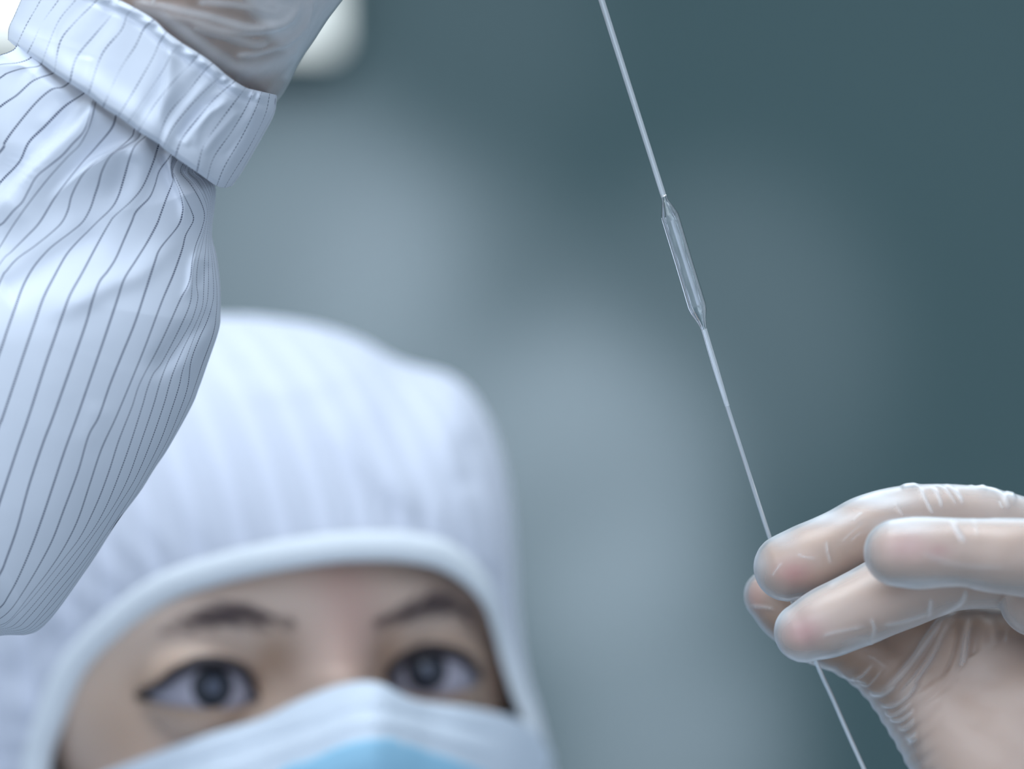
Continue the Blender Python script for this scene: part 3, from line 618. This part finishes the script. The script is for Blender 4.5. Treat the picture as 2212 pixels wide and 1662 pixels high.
dr = np.stack([np.sin(LON)*np.cos(LAT), np.cos(LON)*np.cos(LAT), np.sin(LAT)], -1)
sa = np.array([0.073, 0.087, 0.112])
jaw = 1-0.22*sstep(-dr[..., 2], 0.1, 0.9)
R = 1/np.sqrt((dr[..., 0]/(np.where(dr[..., 0] > 0, 0.0755, sa[0])*jaw))**2+(dr[..., 1]/np.where(dr[..., 1] > 0, sa[1], 0.098))**2+(dr[..., 2]/np.where(dr[..., 2] > 0, 0.094, 0.125))**2)
X = O+dr*R[..., None]; fx, fu = X[..., 0], X[..., 2]; fr0 = sstep(X[..., 1], -0.06, -0.02)
def gs(x0, u0, sx, su): return np.exp(-((fx-x0)/sx)**2-((fu-u0)/su)**2)
dR = 0
for s in (-1, 1):
    dR = dR - 0.0045*gs(s*half, -0.001, 0.018, 0.012) + 0.0035*gs(s*0.030, 0.020, 0.022, 0.008) + 0.004*gs(s*0.045, -0.030, 0.022, 0.014) - 0.004*gs(s*0.016, 0.002, 0.006, 0.010) + 0.005*gs(s*0.009, -0.041, 0.006, 0.007)
dR = dR + 0.002*gs(0, 0.020, 0.012, 0.010) + 0.0045*gs(0, -0.002, 0.0075, 0.014)
nz_ = np.clip((0.004-fu)/0.048, 0, 1)*(fu > -0.052)*sstep(fu, -0.056, -0.044)
dR = dR + (0.003+0.019*nz_)*nz_**0.35*np.exp(-(fx/(0.0075+0.005*nz_))**2)
dR = dR + 0.004*gs(0, -0.068, 0.020, 0.006) + 0.0045*gs(0, -0.077, 0.018, 0.006) - 0.003*gs(0, -0.0725, 0.022, 0.002) + 0.006*gs(0, -0.105, 0.018, 0.012)
R = R+dR*fr0
# eyelids bulge over the eyeballs
for ec in eyec:
    oc = O-ec; bq = (dr@oc); cq = oc@oc-(ERAD+0.0013)**2; disc = bq*bq-cq
    rs = np.where(disc > 0, -bq+np.sqrt(np.maximum(disc, 0)), 0)
    kk = 900.0; m_ = disc > 0
    R = np.where(m_, np.log(np.exp(kk*(R-0.08))+np.exp(kk*(rs-0.08)))/kk+0.08, R)
X = O+dr*R[..., None]
from_poly = []
def inside(poly, q):
    x, y = q[..., 0], q[..., 1]; c = np.zeros(x.shape, bool); j = len(poly)-1
    for i in range(len(poly)):
        xi, yi = poly[i]; xj, yj = poly[j]
        c ^= ((yi > y) != (yj > y)) & (x < (xj-xi)*(y-yi)/(yj-yi+1e-18)+xi); j = i
    return c
hole = np.zeros(X.shape[:2], bool); lids = []
for e, ec in zip(eyes_px, eyec):
    up = px2L(catmull(e['up'], 40), 0.0075); lw_ = px2L(catmull(e['lo'], 40), 0.0075); lids.append((up, lw_))
    poly = np.concatenate([up, lw_[::-1]])
    hole |= inside(poly, X[..., [0, 2]]) & (X[..., 1] > -0.02)
hw = L2W(X).reshape(-1, 3)
hfc = [f for f in grid_faces(NLon, NLat, closed_u=True) if not any(hole.ravel()[i] for i in f)]
# skin tone of the face: warmer round the eyes
fx, fu = X[..., 0], X[..., 2]
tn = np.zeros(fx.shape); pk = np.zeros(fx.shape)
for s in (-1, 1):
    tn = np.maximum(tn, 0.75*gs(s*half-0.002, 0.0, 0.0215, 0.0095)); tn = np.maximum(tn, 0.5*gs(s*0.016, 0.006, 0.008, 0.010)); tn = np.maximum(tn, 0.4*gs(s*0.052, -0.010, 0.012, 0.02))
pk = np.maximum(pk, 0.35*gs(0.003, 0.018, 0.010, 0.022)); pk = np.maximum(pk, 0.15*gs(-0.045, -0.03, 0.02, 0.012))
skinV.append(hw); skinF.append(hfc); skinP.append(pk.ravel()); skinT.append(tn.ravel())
# neck, torso, arms under the clothes
hc = L2W(O)
base = [hc+np.array([0.0, 0.01, -0.06]), hc+np.array([0, 0.02, -0.13]), hc+np.array([0, 0.03, -0.20]), hc+np.array([0, 0.04, -0.32]), hc+np.array([0, 0.04, -0.5]), hc+np.array([0, 0.04, -0.62])]
v, f = tube(catmull(base, 40), catmull([0.06, 0.055, 0.075, 0.12, 0.115, 0.12], 40), 32); skinV.append(np.array(v)); skinF.append(f); skinP.append(np.zeros(len(v))); skinT.append(np.zeros(len(v)))
shl = np.array([0.085, 0.88, 1.26]); wr1 = P(2760, 2180, .64); elb1 = np.array([0.27, 0.80, 1.16])
mid_ = lambda r_: (r_.min(0)+r_.max(0))/2
elb2 = mid_(ring)
for ch, rr in (([sh_r, sh_r*.55+cen*.45+np.array([-.03, -.01, 0])]+[P(-400, 1040, .650)]+[P(G[c_, j_, 0], G[c_, j_, 1], .632) for c_, j_ in ((150, 300), (140, 210), (130, 130), (125, 60), (120, 30))], [0.040, 0.026, 0.016, 0.013, 0.011, 0.010, 0.008, 0.007]), ([shl+np.array([-.03, 0, 0]), (shl+elb1)/2, elb1, (elb1+wr1)/2, wr1], [0.048, 0.042, 0.036, 0.030, 0.022])):
    v, f = tube(catmull(np.array(ch), 60), catmull(rr, 60), 24); skinV.append(np.array(v)); skinF.append(f); skinP.append(np.zeros(len(v))); skinT.append(np.zeros(len(v)))
off = 0; AF = []
for vv_, ff_ in zip(skinV, skinF): AF += [tuple(int(i)+off for i in f) for f in ff_]; off += len(vv_)
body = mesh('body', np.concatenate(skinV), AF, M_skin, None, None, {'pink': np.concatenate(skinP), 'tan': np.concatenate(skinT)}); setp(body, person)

# eyes
def uvsphere(c, r, pole, nu_=48, nv_=32):
    pole = np.asarray(pole, float)/np.linalg.norm(pole); a_ = np.cross(pole, [0.3, 0.1, 1]); a_ /= np.linalg.norm(a_); b_ = np.cross(pole, a_); vs = []
    for i in range(nv_+1):
        t = math.pi*(i/nv_)**1.35
        for k in range(nu_): p_ = 2*math.pi*k/nu_; vs.append(c+r*(pole*math.cos(t)+(a_*math.cos(p_)+b_*math.sin(p_))*math.sin(t)))
    return vs, grid_faces(nv_+1, nu_, closed_v=True)
M_scl = mat('eye_white', (0.46, 0.43, 0.50), 0.3); M_iris = mat('dark_iris', (0.012, 0.014, 0.022), 0.3, 0.5)
M_pupil_catchlight = mat('pupil_catchlight', (0.02, 0.032, 0.07), 0.22, 0.8)  # bluish catchlight painted into the dark eye centre
for e, ec in zip(eyes_px, eyec):
    c = L2W(ec); tgt = P(e['iris'][0], e['iris'][1], c[1]-ERAD*0.97); gz = (tgt-c)/np.linalg.norm(tgt-c)
    v, f = uvsphere(c, ERAD, gz); eo = mesh('eye', v, f, M_scl); setp(eo, person)
    v, f = uvsphere(c+gz*(ERAD-0.0085), 0.0093, gz, 40, 26)
    v = np.array(v); lim = ((v-c)@gz) > ERAD*0.895
    fk = [q for q in f if all(lim[i] for i in q)]; us = sorted({i for q in fk for i in q}); mp = {a: i for i, a in enumerate(us)}
    io = mesh('iris', v[us], [tuple(mp[i] for i in q) for q in fk], M_iris); io.parent = eo
    lim = ((v-c)@gz) > ERAD*1.025; fk = [q for q in f if all(lim[i] for i in q)]; us = sorted({i for q in fk for i in q}); mp = {a: i for i, a in enumerate(us)}
    po = mesh('pupil_catchlight', v[us]+gz*0.0001, [tuple(mp[i] for i in q) for q in fk], M_pupil_catchlight); po.parent = eo
def face_point(x, uu):
    """world point of the face surface at head-local x, up"""
    q = X.reshape(-1, 3); m = (q[:, 1] > -0.04)
    qq = q[m]; d_ = (qq[:, 0]-x)**2+(qq[:, 2]-uu)**2; return qq[np.argmin(d_)]
for (up, lw_) in lids:
    pts = []
    for x, z in up[::2]: q = face_point(x, z+0.0006); pts.append(L2W(q+np.array([0, 0.0006, 0])))
    n_ = len(pts); rr = 0.0018*np.sin(np.linspace(0.06, math.pi-0.06, n_))**0.5
    v, f = tube(catmull(np.array(pts), 60), catmull(rr, 60), 10, ell=1.0)
    # lashes
    for k in range(26):
        i = int(4+k*52/26); p = catmull(np.array(pts), 60)[i]; outw = (k/25-0.5)*1.2
        tip = p+hfw*0.0035+hu*0.0022+hx*outw*0.004
        a2, b2 = tube(np.array([p, (p+tip)/2+hfw*0.0006-hu*0.0006, tip]), [0.00022, 0.00016, 0.00004], 5); o_ = len(v); v = list(v)+list(a2); f = list(f)+[tuple(i_+o_ for i_ in q) for q in b2]
    setp(mesh('eyelashes', v, f, M_hair), person)
for poly, wd in (([(385, 1362), (440, 1342), (505, 1331), (570, 1337), (632, 1354)], [16, 24, 28, 24, 16]), ([(792, 1352), (840, 1338), (895, 1318), (950, 1305), (1008, 1318), (1035, 1338)], [12, 22, 26, 24, 16, 9])):
    c = catmull(poly, 200); wv = catmull(wd, 200); v, f = [], []
    for k in range(330):
        i = int(np.clip(rng.normal()*46+(105 if poly[0][0] < 600 else 108), 3, 196)); off_ = rng.normal()*0.5*wv[i]; i2 = min(199, max(0, i+(1 if poly[0][0] < 600 else 1)))
        dirn = (c[min(199, i+3)]-c[max(0, i-3)]); dirn /= np.linalg.norm(dirn); s_ = -1 if poly[0][0] < 600 else 1
        q2 = c[i]+np.array([0, off_]); L_ = rng.uniform(22, 44)
        e2 = q2+dirn*s_*L_*0.9+np.array([0, -L_*0.25])
        a3, b3 = px2L([q2, e2], 0.013); pa = face_point(*a3); pb = face_point(*b3)
        A3 = L2W(pa+np.array([0, 0.0003, 0])); B3 = L2W(pb+np.array([0, 0.0011, 0]))
        if np.linalg.norm(A3-B3) < 1e-4: continue
        v2, f2 = tube(np.array([A3, (A3+B3)/2+hfw*0.0005, B3]), [0.00011, 0.00009, 0.00003], 4); o_ = len(v); v += list(v2); f += [tuple(i_+o_ for i_ in q) for q in f2]
    setp(mesh('eyebrow', v, f, M_brow), person)

# ------------------------------------------------------------------ hood
OS = [((110, 1662), (-200, 1720), .790, .850), ((140, 1560), (-200, 1500), .785, .850), ((190, 1450), (-185, 1300), .778, .850), ((270, 1370), (-130, 1080), .770, .848), ((370, 1300), (30, 850), .762, .846),
      ((480, 1262), (230, 712), .757, .845), ((600, 1235), (475, 682), .754, .845), ((720, 1217), (650, 696), .755, .846), ((800, 1213), (770, 730), .758, .848), ((870, 1215), (865, 780), .762, .850), ((945, 1229), (975, 812), .768, .851),
      ((1003, 1262), (1035, 870), .775, .852), ((1045, 1310), (1080, 970), .783, .853), ((1065, 1365), (1104, 1090), .790, .854), ((1082, 1430), (1112, 1200), .797, .855), ((1105, 1500), (1118, 1330), .803, .856), ((1130, 1565), (1136, 1450), .808, .857),
      ((1148, 1640), (1165, 1550), .810, .858), ((1160, 1750), (1192, 1662), .811, .860), ((1150, 1880), (1235, 1850), .808, .870), ((1060, 2040), (1250, 2080), .800, .880), ((860, 2170), (1150, 2350), .790, .885), ((600, 2210), (700, 2500), .785, .885), ((360, 2150), (150, 2350), .787, .880), ((190, 2000), (-130, 2080), .790, .865), ((110, 1830), (-190, 1900), .792, .855)]
nO = len(OS)
arr = np.array([[*o_, *s_, a_, b_] for o_, s_, a_, b_ in OS])
NU = 420
def closed_cr(A, n):
    A3 = np.concatenate([A[-3:], A, A[:4]]); k = len(A3)
    t = 3+np.arange(n)/n*len(A); i = t.astype(int); f = (t-i)[:, None]
    p0, p1, p2, p3 = A3[i-1], A3[i], A3[i+1], A3[i+2]
    return 0.5*((2*p1)+(-p0+p2)*f+(2*p0-5*p1+4*p2-p3)*f*f+(-p0+3*p1-3*p2+p3)*f**3)
CR = closed_cr(arr, NU)
Op, Sp, dO, dS = CR[:, :2], CR[:, 2:4], CR[:, 4], CR[:, 5]
NV = 150; rows = []
for j in range(NV):
    t = j/(NV-1)
    px = Op+(Sp-Op)*math.sin(t*math.pi/2)**1.0
    dd = dO+(dS-dO)*(1-math.cos(t*math.pi/2))
    rows.append((px, dd))
hp = np.stack([r[0] for r in rows], 1); hd = np.stack([r[1] for r in rows], 1)
tg = np.linspace(0, 1, NV)[None, :]*np.ones((NU, 1))
FH = 0
FH += fold(hp, [(715, 830), (750, 930), (820, 1010), (900, 1090), (965, 1140)], 3.6, 55, 42, 0.3, 0.4)
FH += fold(hp, [(800, 840), (840, 930), (920, 1030), (990, 1120)], -1.4, 45, 45, 0.3, 0.3)
FH += fold(hp, [(1000, 930), (1015, 1000), (1010, 1080)], -2.2, 30, 30, 0.3, 0.3)
FH += fold(hp, [(430, 800), (510, 793), (590, 800)], -3.0, 24, 24, 0.3, 0.3)
FH += fold(hp, [(480, 850), (650, 835), (760, 800), (860, 790)], 2.0, 28, 30, 0.3, 0.3)
FH += fold(hp, [(860, 830), (940, 840), (1000, 900), (1040, 960)], 2.5, 26, 30, 0.3, 0.3)
FH += fold(hp, [(1060, 1050), (1070, 1180), (1060, 1260)], 1.5, 20, 30, 0.3, 0.3)
FH += fold(hp, [(-30, 1480), (60, 1440), (150, 1330)], -2, 40, 40, 0.3, 0.3)
FH += 0.9*snoise(hp[..., 0]/110, hp[..., 1]/150, 21)
# gathers behind the elastic
ug = np.arange(NU)[:, None]/NU*2*np.pi
FH += 0.4*np.sin(ug*46+2*np.sin(ug*7))*np.exp(-((tg-0.10)/0.12)**2)
near = sstep(tg, 0.02, 0.2)
hd2 = hd-FH*0.001*near*np.cos(tg*math.pi/2)
hood_front = P(hp[..., 0], hp[..., 1], hd2)
pole = P(430, 1330, 0.955)
NB = 60; hb = []
Sw = hood_front[:, -1]
for j in range(1, NB+1):
    t = j/NB*math.pi/2; q = Sw*math.cos(t)+pole*(1-math.cos(t)); q[:, 1] = Sw[:, 1]+(pole[1]-Sw[:, 1])*math.sin(t)
    hb.append(q)
hood_all = np.concatenate([hood_front, np.stack(hb, 1)], 1)
# stripes run up and down the hood: u from the across-head position
hl = W2L(hood_all)
uvu = (hl[..., 0]+0.10*hl[..., 2])/0.0105
uvH = np.stack([uvu, hl[..., 2]*1000], -1)
hood = mesh('hood', hood_all.reshape(-1, 3), grid_faces(NU, hood_all.shape[1], closed_u=True), M_hood, None, uvH.reshape(-1, 2)); setp(hood, person)
hood['label'] = 'soft white fabric hood covering the head'
# elastic trim: rounded band that overlaps the hood edge
def at_t(t): return Op+(Sp-Op)*np.sin(t*np.pi/2)[:, None], dO+(dS-dO)*(1-np.cos(t*np.pi/2))
span = np.linalg.norm(Sp-Op, axis=1)
tb = 2/np.pi*np.arcsin(np.clip(66/span, 0.02, 0.62)); NT = 26; tr_rows = []
for j in range(NT):
    s = j/(NT-1); a_ = (s)*tb
    px, dd = at_t(a_); bulge = 0.0022*math.sin(math.pi*min(1, max(0, s)))**0.5+0.0006
    tr_rows.append(P(px[:, 0], px[:, 1], dd-bulge+0.0012*(s == 0)))
inn = []
for k in (1, 2, 3, 4, 5, 6):
    o3 = P(Op[:, 0], Op[:, 1], dO+0.0012*k)
    cen_ = P(640, 1650, .79); dirc = cen_-o3; dirc[:, 1] = 0; dirc /= np.linalg.norm(dirc, axis=1)[:, None]
    inn.append(o3+dirc*(-0.0006*k))
trv = np.stack(inn[::-1]+tr_rows, 1)
trim = mesh('hood_trim', trv.reshape(-1, 3), grid_faces(NU, trv.shape[1], closed_u=True), M_trim); trim.parent = hood
trim['label'] = 'brighter elastic band around the face opening'

# ------------------------------------------------------------------ face mask
TE = [(60, 1760), (160, 1702), (265, 1658), (340, 1630), (452, 1590), (565, 1557), (650, 1517), (723, 1489), (780, 1478), (822, 1483), (876, 1511), (927, 1521), (1006, 1529), (1102, 1551), (1150, 1582), (1186, 1630)]
TD = [.800, .785, .772, .764, .756, .752, .748, .745, .743, .744, .752, .762, .773, .790, .803, .815]
te = resample(np.array([[x, y, d_] for (x, y), d_ in zip(TE, TD)]), 180)
NM = 120; mrow = []
botx = np.linspace(170, 1120, 180); sft = np.linspace(0, 1, 180)
bot = np.stack([botx, 2170-260*(2*sft-1)**2*np.ones(180)], -1)
botd = .765+0.05*(2*sft-1)**2
lift_m = np.sin(np.pi*sft)
for j in range(NM):
    t = j/(NM-1)
    px = te[:, :2]*(1-t)+bot*t
    dd = te[:, 2]*(1-t)+botd*t-0.016*math.sin(math.pi*t)*lift_m**0.8-0.006*math.sin(math.pi*min(1, t*2.5))*np.exp(-((px[:, 0]-800)/160)**2)
    mrow.append(np.concatenate([px, dd[:, None]], 1))
MG = np.stack(mrow, 1)
FM = 0
FM += fold(MG[..., :2], [(300, 1690), (500, 1625), (680, 1570), (790, 1535), (900, 1555), (1100, 1600)], -0.9, 7, 7, 0.1, 0.1)
FM += fold(MG[..., :2], [(330, 1720), (540, 1655), (690, 1600), (790, 1565), (900, 1580), (1080, 1630)], 0.7, 8, 8, 0.1, 0.1)
for kk_ in range(3): FM = FM-1.6*np.exp(-(((MG[..., 1]-(1790+kk_*95))-0.15*np.abs(MG[..., 0]-780))/9)**2)
FM += 0.25*snoise(MG[..., 0]/60, MG[..., 1]/60, 33)
mw_ = P(MG[..., 0], MG[..., 1], MG[..., 2]-FM*0.001)
mask = mesh('face_mask', mw_.reshape(-1, 3), grid_faces(180, NM), M_mask)
so = mask.modifiers.new('thickness', 'SOLIDIFY'); so.thickness = 0.0012; so.offset = -1; setp(mask, person)
mask['label'] = 'white face mask over nose and cheeks'
# blue panel, set on the white one
bp_ = catmull([(560, 1720), (616, 1662), (678, 1640), (735, 1613), (791, 1599), (848, 1598), (904, 1618), (989, 1647), (1060, 1680), (1110, 1740)], 90)
from mathutils.interpolate import poly_3d_calc
top_d, _, _ = pdist(MG[..., :2], TE)
pan = []
for i in range(90):
    col_ = []
    for j in range(50):
        t = j/49; x = bp_[i, 0]*(1-t)+(640+bp_[i, 0]*0.12+(i/89)*300)*t; y = bp_[i, 1]*(1-t)+2080*t
        k = np.argmin(((MG[..., 0]-x)**2+(MG[..., 1]-y)**2)); dd = (MG[..., 2]-FM*0.001).ravel()[k]
        col_.append((x, y, dd))
    pan.append(col_)
pan = np.array(pan)
for _ in range(6):
    pan[1:-1, 1:-1, 2] = (pan[1:-1, 1:-1, 2]*2+pan[2:, 1:-1, 2]+pan[:-2, 1:-1, 2]+pan[1:-1, 2:, 2]+pan[1:-1, :-2, 2])/6
pv = P(pan[..., 0], pan[..., 1], pan[..., 2]-0.0009)
panel = mesh('blue_panel', pv.reshape(-1, 3), grid_faces(90, 50), M_maskb); panel.parent = mask
so = panel.modifiers.new('thickness', 'SOLIDIFY'); so.thickness = 0.0009; so.offset = -1
panel['label'] = 'light blue outer layer'

# ------------------------------------------------------------------ rest of the coverall (below the picture)
rings = []
for dz, rx, ry, cy in [(-0.135, 0.085, 0.075, 0.02), (-0.17, 0.13, 0.085, 0.03), (-0.20, 0.185, 0.10, 0.04), (-0.25, 0.205, 0.12, 0.045), (-0.35, 0.195, 0.125, 0.045), (-0.5, 0.18, 0.125, 0.045), (-0.62, 0.19, 0.13, 0.045), (-0.75, 0.21, 0.14, 0.045), (-0.95, 0.20, 0.14, 0.045), (-1.15, 0.19, 0.13, 0.045), (hc[2]*-1+0.12, 0.17, 0.12, 0.045)]:
    rings.append([hc+np.array([rx*math.cos(a_), cy+ry*math.sin(a_), dz]) for a_ in np.linspace(0, 2*np.pi, 64, endpoint=False)])
rg = catmull(np.array(rings), 90)
wob = 1+0.012*np.sin(np.arange(64)*0.9)[None, :, None]*np.sin(np.arange(90)*0.35)[:, None, None]
cn = rg.mean(1, keepdims=True); rg = cn+(rg-cn)*wob
cv = mesh('coverall', rg.reshape(-1, 3), grid_faces(90, 64, closed_v=True), M_cover); setp(cv, person)
v, f = tube(catmull(np.array([shl+np.array([-.05, 0, 0]), (shl+elb1)/2+np.array([.01, 0, 0]), elb1, (elb1+wr1)/2, wr1+np.array([-.003, 0, .004])]), 70), catmull([.07, .062, .056, .045, .033], 70), 40, caps=False)
s2 = mesh('coverall_sleeve', v, f, M_cover); setp(s2, person)
for s_ in (-1, 1):
    bx = hc[0]+s_*0.085; fy = hc[1]+0.045
    v, f = tube(np.array([(bx, fy, 0.42), (bx, fy, 0.25), (bx, fy, 0.12), (bx, fy, 0.05), (bx, fy-0.03, 0.036), (bx, fy-0.10, 0.032), (bx, fy-0.16, 0.028)]), [0.085, 0.075, 0.065, 0.05, 0.045, 0.04, 0.028], 28)
    v = np.array(v); v[:, 2] = np.maximum(v[:, 2], 0.0); setp(mesh('boot', v, f, M_cover), person)

# ------------------------------------------------------------------ glass ampoule with its long stems
amp = empty('glass_ampoule', V3(P(1478, 568, .613))); tag(amp, 'clear glass ampoule with long thin stems held upright between two gloved hands', 'ampoule')
def gtube(name, pts, outer, inner, seg=40, n=120, m=None):
    a_ = np.array([list(P(x, y, d_)) for x, y, d_ in pts]); path = resample3(a_, n)
    t_ = np.linspace(0, 1, n)
    ro = np.interp(t_, np.linspace(0, 1, len(outer)), outer) if not callable(outer) else outer(t_)
    V_, F_ = tube(path, ro, seg, caps=inner is None)
    if inner is not None:
        ri = inner(t_) if callable(inner) else np.interp(t_, np.linspace(0, 1, len(inner)), inner)
        V2, F2 = tube(path, ri, seg, caps=False); o_ = len(V_)
        V_ = list(V_)+list(V2); F_ = list(F_)+[tuple(i+o_ for i in q[::-1]) for q in F2]
        e_ = (n-1)*seg
        F_ += [(k, (k+1) % seg, o_+(k+1) % seg, o_+k)[::-1] for k in range(seg)] + [(e_+k, e_+(k+1) % seg, o_+e_+(k+1) % seg, o_+e_+k) for k in range(seg)]
    return mesh(name, V_, F_, m or M_glass)
def resample3(a_, n):
    c = catmull(a_, 400) if len(a_) > 2 else a_; s = np.concatenate([[0], np.cumsum(np.linalg.norm(np.diff(c, axis=0), axis=1))]); t = np.linspace(0, s[-1], n)
    return np.stack([np.interp(t, s, c[:, k]) for k in range(3)], -1)
mm = 0.001
def R_(px): return px*K*0.613
# bulb with both shoulders: drawn as one profile along its axis
L_b = 290.0
ts = np.array([0, .03, .08, .14, .17, .20, .5, .80, .83, .87, .93, .98, 1.0])
ro = np.array([6.2, 7.0, 12.8, 19.2, 19.6, 19.6, 19.2, 19.6, 19.4, 17.0, 10.5, 6.6, 5.8])
ri = np.array([2.0, 2.4, 8.5, 13.5, 15.8, 16.6, 16.6, 16.6, 15.8, 13.0, 6.5, 2.4, 2.0])
o = gtube('bulb', [(1434, 424, .613), (1521, 712, .613)], lambda t: R_(1)*np.interp(t, ts, ro), lambda t: R_(1)*np.interp(t, ts, ri)*(1+0.06*np.sin(t*23)*(t > .2)*(t < .8)), 48, 220, M_bulb); setp(o, amp); o['label'] = 'hollow widened middle of the tube'
o = gtube('inner_tube', [(1453, 476, .6125), (1482, 568, .6125), (1511, 660, .6125)], [R_(5.0)]*2, [R_(2.6)]*2); setp(o, amp)
o = gtube('stem', [(1190, -350, .613), (1300, 2, .613), (1434, 425, .613)], [R_(7.2), R_(7.0), R_(6.3)], [R_(2.4), R_(2.2), R_(2.0)]); setp(o, amp)
o = gtube('stem', [(1521, 711, .613), (1546, 795, .6133), (1571, 877, .6137)], [R_(6.2), R_(6.6), R_(5.2)], [R_(2.2), R_(2.6), R_(2.0)]); setp(o, amp)
o = gtube('capillary', [(1567, 866, .6137), (1571, 878, .6138), (1612, 1005, .617), (1664, 1165, .6235), (1712, 1300, .6262), (1766, 1437, .628), (1800, 1512, .6285), (1835, 1592, .6288), (1900, 1735, .629)], [R_(4.6)]*3+[R_(4.9)]*3, [R_(1.8)]*2); setp(o, amp)
o['label'] = 'thinnest lower length, running through the fingertips'
